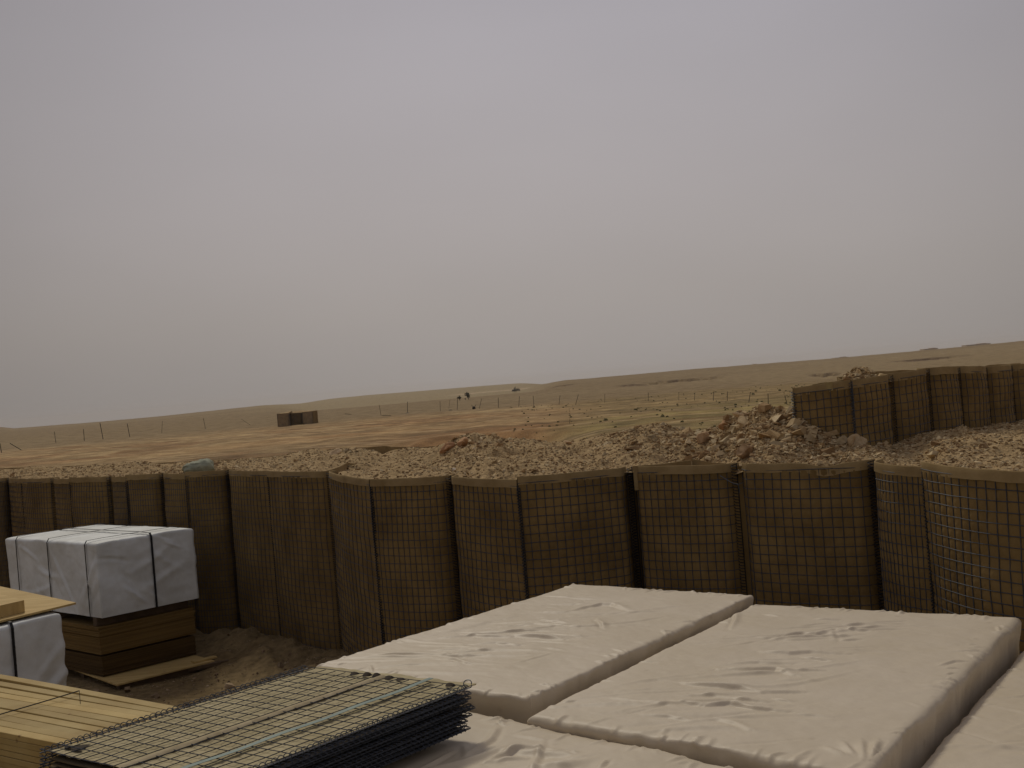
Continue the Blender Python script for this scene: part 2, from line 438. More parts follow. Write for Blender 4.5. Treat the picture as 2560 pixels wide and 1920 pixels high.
# ------------------------------------------------------------------ rubble fill between and behind the gabions
CX = [(-320, 1205, 24.5), (0, 1172, 22), (200, 1165.5, 20.3), (400, 1158, 18.8), (600, 1148, 18.0), (700, 1140, 18.1), (779, 1131.5, 18.3), (840, 1123.5, 18.7),
      (905, 1120, 18.4), (925, 1126, 18.3), (956, 1138, 18.1), (985, 1130, 17.9), (1011, 1122, 17.7), (1040, 1119, 17.2), (1075, 1117, 16.8), (1100, 1111, 16), (1138, 1097, 15.5),
      (1184, 1088, 15.3), (1239, 1094, 15.3), (1279, 1101, 15.2), (1360, 1104, 15.2), (1444, 1103, 15), (1476, 1094, 14.8), (1534, 1084, 14.4), (1592, 1070, 14),
      (1707, 1068, 13.4), (1748, 1080, 12.9), (1803, 1069, 12.2), (1848, 1045, 11.6), (1875, 1032, 11.2), (1911, 1020, 10.9), (1974, 1027, 10.6),
      (1995, 1040, 10.4), (2040, 1078, 10.35), (2100, 1104, 10.3), (2151, 1118, 10.3), (2233, 1096, 10.95), (2329, 1076, 11.45), (2394, 1067, 11.85), (2470, 1067, 12.35),
      (2535, 1058, 12.75), (2620, 1048, 13.2), (2760, 1040, 13.9), (2900, 1030, 14.5)]
crest = np.array([atd(*c) for c in CX] + [np.array([9.2, 10.4, 2.16]), np.array([11.3, 9.6, 2.12])])
caz = np.arctan2(crest[:, 0], crest[:, 1]); faz = np.arctan2(frontline[:, 0], frontline[:, 1])
az = np.linspace(faz[0], faz[-1], 1150)
fr = np.hypot(frontline[:, 0], frontline[:, 1]); cr = np.hypot(crest[:, 0], crest[:, 1])
Fr = np.interp(az, faz, fr) + 0.05; Cr = np.interp(az, caz, cr); Cz = np.interp(az, caz, crest[:, 2])
Fz = np.full_like(az, ZT - 0.055)
azx = 1280 + np.tan(az) * F
# settled front cells where the cuff stands clear
Fz -= 0.09 * np.exp(-((azx - 1730) / 95) ** 4) + 0.08 * np.exp(-((azx - 2260) / 60) ** 4) + 0.02 * np.exp(-((azx - 860) / 60) ** 4)
tt = np.linspace(0, 1, 170)
Dg = np.concatenate([tt, 1 + np.linspace(0.03, 1, 14)])
def fill_pt(azv, t, rough=True):
    """azv, t arrays -> xyz on the rubble surface"""
    fr_, cr_, cz_, fz_ = (np.interp(azv, az, q) for q in (Fr, Cr, Cz, Fz))
    tc_ = np.clip(t, 0, 1)
    x_ = 1280 + np.tan(azv) * F
    back = np.clip(t - 1, 0, 1)
    flat = sstep(1990, 2060, x_)
    gap = np.where(x_ < 1075, 0.5, 3.2)
    r = fr_ + (cr_ - fr_) * tc_ + back * (gap * (1 - flat) + 5.0 * flat)
    prof = np.where(cz_ > fz_ + 0.1, tc_ ** 1.35, tc_)
    z = fz_ + (cz_ - fz_) * prof
    drop = back * (1 - flat) + flat * sstep(0.6, 1.0, back)
    z = z * (1 - np.clip(drop * 1.02, 0, 1)) + (-0.05) * np.clip(drop, 0, 1)
    X = r * np.sin(azv); Y = r * np.cos(azv)
    env = sstep(0, 0.06, tc_) * (1 - 0.7 * sstep(0.93, 1, tc_)) * (1 - back)
    if rough:
        hm = sstep(1080, 1200, x_) * (1 - sstep(1280, 1400, x_)) + sstep(1480, 1600, x_) * (1 - sstep(2000, 2150, x_))
        z = z + env * (fbm(X / 1.1, Y / 1.1, 3, 61) * 0.10 + fbm(X / 0.28, Y / 0.28, 4, 67) * (0.075 + 0.06 * hm))
        z = z + env * 0.03 * np.exp(-((x_ - 2290) / 60) ** 2) * -3 * np.exp(-((tc_ - 0.12) / 0.1) ** 2)
    return np.stack([X, Y, z], -1)
A2, T2 = np.meshgrid(az, Dg)
mb = MB(); mb.grid(fill_pt(A2, T2), flip=True)
o = mb.build('rubble_fill', M['rubble'], smooth=True)
tag(o, 'pale brown earth and broken stone heaped on top of the gabion wall', 'rubble', kind='stuff')

def stones(name, Pts, size, colr, label, cat, flat=0.5, seed=3, nz_up=0.3):
    r = np.random.default_rng(seed)
    n = len(Pts)
    base = np.array([[i, j, k] for k in (-1, 1) for j in (-1, 1) for i in (-1, 1)], float) * 0.5
    V = base[None] + r.uniform(-0.24, 0.24, (n, 8, 3))
    V[:, 4:, :2] *= r.uniform(0.35, 0.95, (n, 1, 1))
    s = size[:, None] * np.stack([r.uniform(0.7, 1.5, n), r.uniform(0.6, 1.1, n), r.uniform(0.25, 0.9, n) * flat * 2], -1)
    V *= s[:, None]
    a = r.uniform(0, 2 * math.pi, n); tx = r.normal(0, nz_up, n); ty = r.normal(0, nz_up, n)
    ca, sa = np.cos(a), np.sin(a)
    Rz = np.zeros((n, 3, 3)); Rz[:, 0, 0] = ca; Rz[:, 0, 1] = -sa; Rz[:, 1, 0] = sa; Rz[:, 1, 1] = ca; Rz[:, 2, 2] = 1
    Rx = np.zeros((n, 3, 3)); Rx[:, 0, 0] = 1; Rx[:, 1, 1] = np.cos(tx); Rx[:, 1, 2] = -np.sin(tx); Rx[:, 2, 1] = np.sin(tx); Rx[:, 2, 2] = np.cos(tx)
    Ry = np.zeros((n, 3, 3)); Ry[:, 1, 1] = 1; Ry[:, 0, 0] = np.cos(ty); Ry[:, 0, 2] = np.sin(ty); Ry[:, 2, 0] = -np.sin(ty); Ry[:, 2, 2] = np.cos(ty)
    RR = Rx @ Ry @ Rz
    V = np.einsum('nij,nkj->nki', RR, V) + Pts[:, None]
    q = np.array([(0, 2, 3, 1), (4, 5, 7, 6), (0, 1, 5, 4), (2, 6, 7, 3), (0, 4, 6, 2), (1, 3, 7, 5)])
    Fq = (q[None] + 8 * np.arange(n)[:, None, None]).reshape(-1, 4)
    colr = np.asarray(colr)
    ci = r.integers(0, len(colr), n)
    cc = colr[ci] * r.uniform(0.75, 1.2, (n, 1))
    m = MB(); m.add(V.reshape(-1, 3), Fq); m.c.append(np.repeat(cc, 8, 0))
    o = m.build(name, M['stone'])
    tag(o, label, cat, kind='stuff')
    return o
STC = [(0.50, 0.37, 0.20), (0.42, 0.29, 0.145), (0.62, 0.49, 0.29), (0.29, 0.185, 0.09), (0.49, 0.385, 0.23), (0.35, 0.225, 0.105)]
n = 60000
ax_ = rng.uniform(az[0], R(33), n); t_ = rng.uniform(0.015, 1.0, n)
x_ = 1280 + np.tan(ax_) * F
hm = sstep(1080, 1150, x_) * (1 - sstep(1250, 1330, x_)) * sstep(0.55, 0.8, t_) + sstep(1480, 1600, x_) * (1 - sstep(2020, 2160, x_)) * sstep(0.2, 0.5, t_)
keep = rng.random(n) < np.clip(0.55 + 0.30 * hm + 0.5 * fbm(ax_ * 60, t_ * 14, 3, 71), 0, 1)
ax_, t_, x_, hm = ax_[keep], t_[keep], x_[keep], hm[keep]
Pf = fill_pt(ax_, t_)
sz = 0.010 + 0.018 * rng.random(len(ax_)) ** 2 + rng.pareto(2.4, len(ax_)) * (0.004 + 0.009 * hm)
sz = np.clip(sz, 0.015, 0.085 + 0.03 * hm)
Pf[:, 2] += sz * 0.12
stones('loose_stones', Pf, sz, STC, 'angular broken stones scattered over the rubble on the wall', 'stones', flat=0.34, nz_up=0.30)

# yard litter
n = 6000
aa = rng.uniform(R(-27), R(-4), n); rr = rng.uniform(7.5, 15.5, n)
Xg, Yg = rr * np.sin(aa), rr * np.cos(aa)
wl = np.interp(aa, faz, fr)
k = rr < wl - 0.1
Xg, Yg = Xg[k], Yg[k]
sz = 0.010 + rng.pareto(2.4, len(Xg)) * 0.009; sz = np.clip(sz, 0, 0.10)
stones('yard_gravel', np.stack([Xg, Yg, terrain(Xg, Yg) + sz * 0.1], -1), sz, [(0.30, 0.215, 0.13), (0.22, 0.15, 0.09), (0.36, 0.27, 0.17)], 'small clods and gravel lying on the brown yard soil', 'gravel', seed=9)

# ------------------------------------------------------------------ gabions
def plan_curve(A, Bp, bulge, j0, j1, s, kink=0.0):
    """points along a half panel in plan, bellied towards the yard, tucked in at the joints"""
    A = A[:2]; Bp = Bp[:2]; d = Bp - A; Ln = np.linalg.norm(d); t = d / Ln
    nrm = np.array([t[1], -t[0]])
    mid = (A + Bp) / 2
    if nrm @ (-mid) < 0: nrm = -nrm
    off = bulge * (1 - (2 * s - 1) ** 2)
    off = off - (0.110 * np.exp(-(s * Ln / 0.055) ** 2) if j0 else 0) - (0.110 * np.exp(-((1 - s) * Ln / 0.055) ** 2) if j1 else 0)
    P_ = A[None] + s[:, None] * d[None] + off[:, None] * nrm[None]
    return P_, nrm, Ln

def half_panel(lin, wir, cuf, A, Bp, zt0, zt1, zb, bulge, j0, j1, nsq, sub, seed, sq=0.0762, cuffh=0.075, wr=0.0024, cuff_sag=0.0, skip_low=0.0):
    ns = nsq * sub + 1
    s = np.linspace(0, 1, ns)
    Pp, nrm, Ln = plan_curve(A, Bp, bulge, j0, j1, s)
    zt = zt0 + (zt1 - zt0) * s
    h = (zt0 + zt1) / 2 - zb
    rows = int((h - cuffh + 0.02) / sq)
    nz = rows * sub + 1
    w_ = np.linspace(0, 1, nz)                     # 0 at top of mesh
    Z = (zt - cuffh + 0.02)[None, :] - w_[:, None] * ((zt - cuffh + 0.02) - zb)[None, :]
    vb = 0.024 * min(1, h / 1.5) * np.sin(math.pi * w_) + 0.02 * fbm(w_ * 3 + seed * 7.7, w_ * 0 + seed, 3, 81)
    belly = (1 - (2 * s - 1) ** 2)
    off = vb[:, None] * belly[None, :]
    big = fbm(s[None, :] * 4 + seed * 3.1, w_[:, None] * 6, 3, 83) * 0.016 * min(1.0, h / 1.6)
    off = off + big
    off = off * (np.ones_like(s) * 1)[None, :]
    base = np.zeros((nz, ns, 3))
    base[..., :2] = Pp[None] + off[..., None] * nrm
    base[..., 2] = Z
    pil = 0
    if sub >= 3:
        amp = 0.011 * (1 + 0.7 * fbm(s[None, :] * 9 + seed, w_[:, None] * 20, 2, 87))
        pil = amp * np.abs(np.sin(math.pi * s * nsq))[None, :] ** 0.7 * (0.45 + 0.55 * np.abs(np.sin(math.pi * w_ * rows))[:, None] ** 0.7)
        cr_ = np.abs(fbm(s[None, :] * 16 + seed * 5, w_[:, None] * 30, 3, 89)) * 0.008
        pil = pil + cr_
    G = base.copy(); G[..., :2] += (np.asarray(pil) * np.ones((nz, ns)))[..., None] * nrm
    lin.grid(G)
    for i in range(0, nsq + 1):
        W = base[:, i * sub].copy(); W[:, :2] += nrm * 0.006
        wir.tube(W[::max(1, sub)], wr, 4, cap=False)
    for i in range(0, rows + 1):
        W = base[i * sub].copy(); W[:, :2] += nrm * 0.010
        W[:, 2] += 0.006 * fbm(s * 5 + i * 3.3, s * 0 + seed, 2, 91)
        wir.tube(W[::2 if sub > 2 else 1], wr, 4, cap=False)
    # folded cuff
    sC = np.linspace(0, 1, 40)
    Pc, nrm, Ln = plan_curve(A, Bp, bulge, j0, j1, sC)
    ztc = zt0 + (zt1 - zt0) * sC + 0.006 * fbm(sC * 6 + seed * 2.2, sC * 0, 3, 93) - cuff_sag * np.exp(-((sC - 0.70) / 0.13) ** 2)
    lo = cuffh + 0.007 * fbm(sC * 7 + seed, sC * 0 + 5, 3, 95)
    wob = 0.007 * fbm(sC * 8 + seed, sC * 0 + 9, 3, 97)
    prof = [(0.014, -1), (0.011, -0.5), (0.010, -0.06), (0.006, 0.03), (-0.006, 0.0), (-0.012, -0.4), (-0.014, -1.2)]
    G = np.zeros((len(prof), 40, 3))
    for k_, (o_, zf) in enumerate(prof):
        G[k_, :, :2] = Pc + (o_ + (wob if k_ < 3 else 0 * wob) * (1 if k_ == 0 else 0.6))[:, None] * nrm if False else Pc + ((o_ + (wob * (1.0 if k_ == 0 else 0.5) if k_ < 3 else 0)) * np.ones(40))[:, None] * nrm
        G[k_, :, 2] = ztc + zf * lo
    cuf.grid(G)

def coil(mb_, p, z1, z0, r=0.016, pitch=0.026, wr=0.0040, seg=8):
    n_ = int((z1 - z0) / pitch * seg)
    t = np.arange(n_)
    th = t * 2 * math.pi / seg
    P_ = np.stack([p[0] + r * np.cos(th), p[1] + r * np.sin(th), z1 - t * pitch / seg], -1)
    mb_.tube(P_, wr, 3, cap=False)
    mb_.tube(np.array([[p[0] + r, p[1], z1 + 0.01], [p[0] + r, p[1], z0]]), wr, 4)

def towards(p, d):
    q = np.array(p, float); v = -q[:2] / np.linalg.norm(q[:2]); q[:2] += v * d
    return q

def gabion(root, J0, Mid, J1, seed, sub, zb=-0.05, jz=(ZT, ZT, ZT, ZT), nsq=14, bulge=(0.07, 0.07), label=None, sag=(0, 0), flags=(1, 1), endcoil=True, cuffh=0.075):
    lin, wir, cuf, coi = MB(), MB(), MB(), MB()
    wr = 0.0033
    if Mid is not None:
        half_panel(lin, wir, cuf, J0, Mid, jz[0], jz[1], zb, bulge[0], flags[0], 0, nsq, sub, seed, cuff_sag=sag[0], wr=wr, cuffh=cuffh)
        half_panel(lin, wir, cuf, Mid, J1, jz[2], jz[3], zb, bulge[1], 0, flags[1], nsq, sub, seed + 0.5, cuff_sag=sag[1], wr=wr, cuffh=cuffh)
        coil(coi, towards(Mid, 0.03), jz[1] - cuffh, max(zb, 0), seg=8 if sub > 2 else 5)
    else:
        half_panel(lin, wir, cuf, J0, J1, jz[0], jz[3], zb, bulge[0], flags[0], flags[1], nsq, sub, seed, cuff_sag=sag[0], wr=wr, cuffh=cuffh)
    # fabric behind the joint, so no daylight passes between two cells
    for q_ in (J0, J1):
        a_ = towards(q_, -0.12); tv = np.array([a_[1], -a_[0], 0]) / np.hypot(a_[0], a_[1])
        G = np.stack([[a_ - tv * 0.05, a_ + tv * 0.05], [a_ - tv * 0.05, a_ + tv * 0.05]]); G[0, :, 2] = jz[3] - 0.03; G[1, :, 2] = zb
        lin.grid(G)
    if endcoil:
        coil(coi, towards(J1, -0.045), jz[3] - 0.01, max(zb, 0), seg=8 if sub > 2 else 5, r=0.024)
    cell = lin.build('gabion_cell', M['liner'], smooth=True)
    wm = wir.build('wire_mesh', M['wire']); cf = cuf.build('cuff', M['cuff'], smooth=True); co = coi.build('hinge_coil', M['coil'])
    adopt(root, [cell])
    for p in (wm, cf, co): p.parent = cell
    if label: cell['label'] = label
    return cell

J = [topd(p) for p in JA]; Md = [topd(p) for p in MA]
unitA = empty('gabion_wall', tuple(J[5][:2]) + (0,))
tag(unitA, 'long tan gabion wall curving from the left edge to the wire-tied seam, mesh over brown fabric', 'barrier wall', 'gabion walls')
dz = [0, 0, 0.0, 0.02, 0.02, 0.02, 0.0, 0.0, 0.02]
for i in range(len(Md)):
    sub = 4 if i >= 5 else 3
    gabion(unitA, J[i], Md[i], J[i + 1], i + 1.0, sub, jz=(ZT, ZT - dz[i] * 0.6, ZT + dz[i] * 0.6, ZT), bulge=(0.03, 0.04) if i < 6 else (0.05, 0.06))
gabion(unitA, J[9], None, J[10], 31.0, 4, bulge=(0.05, 0), flags=(1, 1))
# return of the diaphragm between two cells and the far side of the wall
mb = MB()
a = topd((822, 1176)); b = topd((866, 1157)); b2_ = topd((930, 1146))
pts = np.array([a, (a + b) / 2 + [0.02, 0, 0.0], b, b2_])
G = np.zeros((4, len(pts), 3))
for k_, (o_, zz_) in enumerate(((0.012, -0.22), (0.012, 0.0), (-0.012, 0.0), (-0.012, -0.22))):
    G[k_] = pts + [o_, 0, 0]; G[k_, :, 2] = pts[:, 2] + zz_
G[:, 3, 2] -= 0.10
mb.grid(G); dia = mb.build('diaphragm', M['cuff']); adopt(unitA, [dia])
for pl_ in ([(1582, 1165, 10.13), (1650, 1160, 10.2), (1727, 1150, 10.35)], [(1729, 1147, 10.38), (1785, 1157, 10.1), (1822, 1159, 9.90)]):
    mb = MB(); pts = np.array([atd(*q_) for q_ in pl_]); G = np.zeros((4, len(pts), 3))
    for k_, (o_, zz_) in enumerate(((-0.011, -0.22), (-0.011, 0.0), (0.011, 0.0), (0.011, -0.22))):
        G[k_] = pts + [0, o_, 0]; G[k_, :, 2] = pts[:, 2] + zz_
    mb.grid(G); adopt(unitA, [mb.build('diaphragm', M['cuff'])])
mb = MB()
bp = [atd(x, y, d) for x, y, d in ((-320, 1203, 24.6), (0, 1171, 22.1), (200, 1164, 20.4), (400, 1157, 18.9), (600, 1147, 18.2), (700, 1137.5, 18.25), (779, 1129, 18.45), (840, 1121.6, 18.85), (909, 1117.6, 18.6), (967, 1115, 18.3), (976, 1118, 18.2), (1069, 1116.7, 17.0), (1120, 1115, 16.2))]
bp = np.array(bp); s_ = np.linspace(0, 1, 160); cum = np.concatenate([[0], np.cumsum(np.linalg.norm(np.diff(bp[:, :2], axis=0), axis=1))]); cum /= cum[-1]
B3 = np.stack([np.interp(s_, cum, bp[:, i]) for i in range(3)], -1)
B3[:, 2] += 0.012 * fbm(s_ * 30, s_ * 0, 3, 101)
G = np.zeros((4, 160, 3))
for k_, (o_, zz_) in enumerate(((-0.012, -2.3), (-0.012, 0.0), (0.014, 0.0), (0.02, -2.3))):
    G[k_] = B3 + [0, o_, 0]; G[k_, :, 2] = B3[:, 2] + zz_
mb.grid(G); bk = mb.build('back_panel', M['cuff']); adopt(unitA, [bk])

unitB = empty('gabion_wall', (float(lineB[1][0]), float(lineB[1][1]), 0))
tag(unitB, 'gabion wall right of the wire-tied seam, larger squares of mesh over brown fabric', 'barrier wall', 'gabion walls')
gabion(unitB, lineB[0], None, lineB[1], 41.0, 4, bulge=(0.05, 0), sag=(0.035, 0), flags=(1, 1))
gabion(unitB, lineB[1], lineB[2], lineB[3], 43.0, 4, bulge=(0.06, 0.09), flags=(1, 1), jz=(ZT, ZT - 0.02, ZT + 0.02, ZT))
gabion(unitB, lineB[3], None, lineB[4], 47.0, 2, bulge=(0.06, 0.0), flags=(1, 1))
gabion(unitB, lineB[4], (lineB[4] + lineB[5]) / 2, lineB[5], 49.0, 2, bulge=(0.06, 0.06), flags=(1, 1))
cm = MB(); coil(cm, towards(topd((1868, 1157)), 0.05), ZT - 0.07, 0, r=0.02); tcoil = cm.build('hinge_coil', M['coil']); adopt(unitB, [tcoil])
tw = MB()
tw.tube([towards(atd(1800, 1188, 9.72), 0.03), atd(1828, 1206, 9.6), atd(1845, 1211, 9.55), atd(1858, 1206, 9.58)], 0.0035)
tw.tube([atd(1845, 1211, 9.56), atd(1848, 1222, 9.56), atd(1849, 1232, 9.57)], 0.004)
tie = tw.build('tie_wire', M['wire_bright']); tag(tie, 'bent bright tie wire twisted across the seam between the two gabion walls', 'wire')

# upper tier on the filled wall
unitC = empty('gabion_wall', (3.6, 10.8, 2.2))
tag(unitC, 'short second tier of gabions standing on the rubble at right, with a pale patch on its cuff', 'barrier wall', 'gabion walls')
UP = [(1982, 970, 10.35), (2126, 950, 10.28), (2228, 934.5, 10.75), (2319, 919.5, 11.25), (2396, 916, 11.7), (2464, 917, 12.2), (2527, 912, 12.6), (2600, 905, 13.05), (2680, 898, 13.5)]
U = [atd(*u) for u in UP]
for i in range(len(U) - 1):
    lin, wir, cuf, coi = MB(), MB(), MB(), MB()
    zb_ = 2.02
    half_panel(lin, wir, cuf, U[i], U[i + 1], U[i][2], U[i + 1][2], zb_, [0.03, 0.03, 0.05, 0.06, 0.07, 0.07, 0.07, 0.07][i], i > 1, i > 0, 8, 3, 60 + i, cuffh=0.078, wr=0.0028)
    coil(coi, towards(U[i + 1], 0.0 if i else 0.03), U[i + 1][2] - 0.02, zb_, r=0.014, wr=0.003)
    if i == 0: coil(coi, U[0], U[0][2] - 0.03, zb_, r=0.022, wr=0.004)
    cell = lin.build('gabion_cell', M['liner'], smooth=True); adopt(unitC, [cell])
    for p in (wir.build('wire_mesh', M['wire']), cuf.build('cuff', M['cuff'], smooth=True), coi.build('hinge_coil', M['wire'] if i == 0 else M['coil'])): p.parent = cell
    if i == 0:
        pm = MB(); a = towards(atd(2031, 962.3, 10.34), 0.028); b = towards(atd(2081, 955.5, 10.30), 0.050)
        sP = np.linspace(0, 1, 9); G = np.zeros((5, 9, 3))
        for k_, zf in enumerate((0.006, -0.02, -0.045, -0.07, -0.088)):
            G[k_] = a[None] + sP[:, None] * (b - a)[None]; G[k_, :, 2] += zf + (0.006 * np.sin(sP * 5) if k_ == 4 else 0) + 0.02 * sP * (k_ == 4)
            G[k_, :, 1] -= 0.004 * np.sin(sP * 9 + k_)
        pm.grid(G); G2 = G.copy(); G2[..., 1] += 0.003; pm.grid(G2, flip=True)
        pp = pm.build('patch', M['yellow'], smooth=True); pp.parent = cell; pp['label'] = 'pale yellow patch of loose cloth'
# end return and rear side of the tier
mb = MB()
BK = [U[0] + [0.05, 0.12, 0.0], U[1] + [0.12, 0.55, 0.0], U[2] + [-0.35, 0.60, -0.005], U[3] + [-0.42, 0.50, 0.0], U[4] + [-0.42, 0.48, 0.0], U[5] + [-0.42, 0.45, 0], U[6] + [-0.42, 0.45, 0], U[7] + [-0.42, 0.45, 0], U[8] + [-0.42, 0.45, 0]]
BK = np.array([U[0]] + BK); sP = np.linspace(0, 1, 80); cum = np.arange(len(BK)) / (len(BK) - 1)
B3 = np.stack([np.interp(sP, cum, BK[:, i]) for i in range(3)], -1); B3[:, 2] += 0.015 * fbm(sP * 30, sP * 0, 3, 111)
G = np.zeros((4, 80, 3))
for k_, (o_, zz_) in enumerate(((-0.010, -0.8), (-0.010, 0.0), (0.012, 0.0), (0.012, -0.8))):
    G[k_] = B3 + [0, o_, 0]; G[k_, :, 2] = B3[:, 2] + zz_
mb.grid(G); adopt(unitC, [mb.build('back_panel', M['cuff'])])
# its fill
tq = np.linspace(0, 1, 120); cU = np.arange(len(U)) / (len(U) - 1); UU = np.array(U)
Fp = np.stack([np.interp(tq, cU, UU[:, i]) for i in range(3)], -1)
cB = np.arange(len(BK) - 1) / (len(BK) - 2); Bp_ = np.stack([np.interp(tq, cB, BK[1:, i]) for i in range(3)], -1)
vq = np.linspace(0, 1, 14)
G = Fp[None] * (1 - vq[:, None, None]) + Bp_[None] * vq[:, None, None]
G[..., 2] += -0.06 + 0.05 * fbm(G[..., 0] / 0.2, G[..., 1] / 0.2, 4, 121)
hump = np.exp(-((tq - 0.19) / 0.055) ** 2)[None] * np.sin(math.pi * vq)[:, None]
G[..., 2] += 0.155 * hump * (1 + fbm(G[..., 0] / 0.1, G[..., 1] / 0.1, 3, 122))
G[..., 2] -= 0.06 * (np.exp(-((tq - 0.31) / 0.05) ** 2))[None] * np.sin(math.pi * vq)[:, None]
mb = MB(); mb.grid(G, flip=True); fc = mb.build('earth_fill', M['rubble'], smooth=True); adopt(unitC, [fc])
ii = rng.integers(2, 12, 700); jj = rng.integers(8, 118, 700)
jj = np.where(rng.random(700) < 0.45, np.clip(rng.normal(0.19 * 119, 6, 700).astype(int), 4, 118), jj)
Ps = G[ii, jj] + rng.normal(0, 0.02, (700, 3)) * [1, 1, 0]
sz = 0.02 + rng.pareto(3, 700) * 0.013; sz = np.clip(sz, 0, 0.09)
stones('tier_stones', Ps, sz, STC, 'broken stones heaped inside the short upper tier of gabions', 'stones', seed=17, flat=0.35)

# individual rocks that stand out
def rock(p, r, sx_, sy_, sz_, seed, label, col_):
    import bmesh
    bm = bmesh.new(); bmesh.ops.create_icosphere(bm, subdivisions=3, radius=1)
    V = np.array([v.co[:] for v in bm.verts])
    n_ = fbm(V[:, 0] * 1.3 + seed, V[:, 1] * 1.3 + V[:, 2] * 0.9, 3, seed)
    for k_ in range(7):
        d_ = np.random.default_rng(seed * 10 + k_).normal(0, 1, 3); d_ /= np.linalg.norm(d_)
        q_ = V @ d_; V = V - np.clip(q_ - 0.62, 0, 1)[:, None] * d_
    V = V * (1 + 0.35 * n_)[:, None] * np.array([sx_, sy_, sz_]) * r
    for v, c_ in zip(bm.verts, V): v.co = c_
    me = bpy.data.meshes.new('rock'); bm.to_mesh(me); bm.free()
    a_ = me.color_attributes.new('tint', 'FLOAT_COLOR', 'POINT'); a_.data.foreach_set('color', np.tile(np.array(tuple(np.array(col_) * [1.45, 1.35, 1.15]) + (1,), np.float32), len(me.vertices)))
    me.materials.append(M['stone'])
    o_ = bpy.data.objects.new('rock', me); C.objects.link(o_); o_.location = p; o_.rotation_euler = (0.2, -0.25, seed)
    tag(o_, label, 'rock', 'rocks on the rubble')
def onfill(x, y):
    X, Y = px(x, y); a_ = math.atan2(X, F)
    t_ = np.linspace(0.01, 1.0, 300)
    Pq = fill_pt(np.full(300, a_), t_)
    yy = (EYE - Pq[:, 2]) / Pq[:, 1] * F
    return Pq[np.argmin(np.abs(yy - Y))]
for (x, y, r, s3, sd_, lb, c_) in ((1861, 1064, 0.085, (1.3, 0.8, 0.9), 2, 'rounded pale boulder high on the left slope of the rubble mound', (0.40, 0.32, 0.21)),
        (1857, 1044, 0.075, (1.5, 0.8, 0.35), 3, 'pale flat slab topmost on the left shoulder of the mound', (0.47, 0.38, 0.27)),
        (1868, 1137, 0.095, (1.4, 0.8, 0.8), 4, 'dark brown rock low on the mound just behind the seam of the wall', (0.27, 0.19, 0.12)),
        (1154, 1114, 0.11, (1.5, 0.8, 0.6), 5, 'reddish flat rock on the left rubble heap', (0.36, 0.23, 0.14)),
        (1117, 1127, 0.10, (1.2, 0.9, 0.8), 6, 'red brown clod at the left foot of the left rubble heap', (0.33, 0.20, 0.12)),
        (2146, 1112, 0.080, (1.0, 0.9, 0.9), 7, 'grey brown boulder at the foot of the upper tier', (0.33, 0.27, 0.19)),
        (2134, 1112, 0.075, (1.0, 0.9, 1.2), 8, 'upright tan boulder leaning on the upper tier beside a smaller boulder', (0.37, 0.29, 0.19)),
        (1421, 1109, 0.05, (1.4, 0.8, 0.5), 9, 'small pale block alone near the back rim of the rubble', (0.50, 0.38, 0.26)),
        (1815, 1067, 0.08, (1.2, 0.9, 0.7), 10, 'reddish rock on the saddle left of the tall mound', (0.36, 0.23, 0.14)),
        (1755, 1104, 0.10, (0.9, 0.8, 1.0), 12, 'tall tan rock between the low ridge and the tall mound', (0.36, 0.26, 0.17)),
        (841, 1134, 0.085, (1.6, 0.8, 0.5), 13, 'pale flat rock left of the cloth gap behind the wall', (0.46, 0.37, 0.26)),
        (1135, 1177, 0.025, (1, 1, 1), 14, 'tiny white stone just behind the cuff of the wall', (0.62, 0.60, 0.58))):
    p_ = onfill(x, y); p_ = p_ + [0, 0, r * 0.3]
    rock(tuple(p_), r, s3[0], s3[1], s3[2], sd_, lb, c_)

# sandbag on the wall
import bmesh
bm = bmesh.new(); bmesh.ops.create_uvsphere(bm, u_segments=48, v_segments=28, radius=1)
V = np.array([v.co[:] for v in bm.verts])
n_ = fbm(V[:, 0] * 2 + 4, V[:, 1] * 2 + V[:, 2] * 1.7, 4, 131)
sq_ = np.sign(V) * np.abs(V) ** 0.8
V2 = sq_ * (1 + 0.30 * n_)[:, None]
V2[:, 2] *= 0.55 * (0.62 + 0.40 * sstep(-0.8, 0.6, V[:, 0]))
V2 = V2 * [0.22, 0.17, 0.20]
V2[:, 2] += 0.012 * np.abs(fbm(V[:, 0] * 7, V[:, 2] * 5 + V[:, 1] * 4, 3, 133)) * 3
for v, c_ in zip(bm.verts, V2): v.co = c_
for f in bm.faces: f.smooth = True
me = bpy.data.meshes.new('sandbag'); bm.to_mesh(me); bm.free(); me.materials.append(M['sandbag'])
sb = bpy.data.objects.new('sandbag', me); C.objects.link(sb); p_ = atd(500, 1170, 15.5); sb.location = (p_[0], p_[1], p_[2] + 0.0)
tag(sb, 'pale green grey sandbag slumped on the rubble behind the left part of the wall', 'sandbag')
print('STAGE walls done')

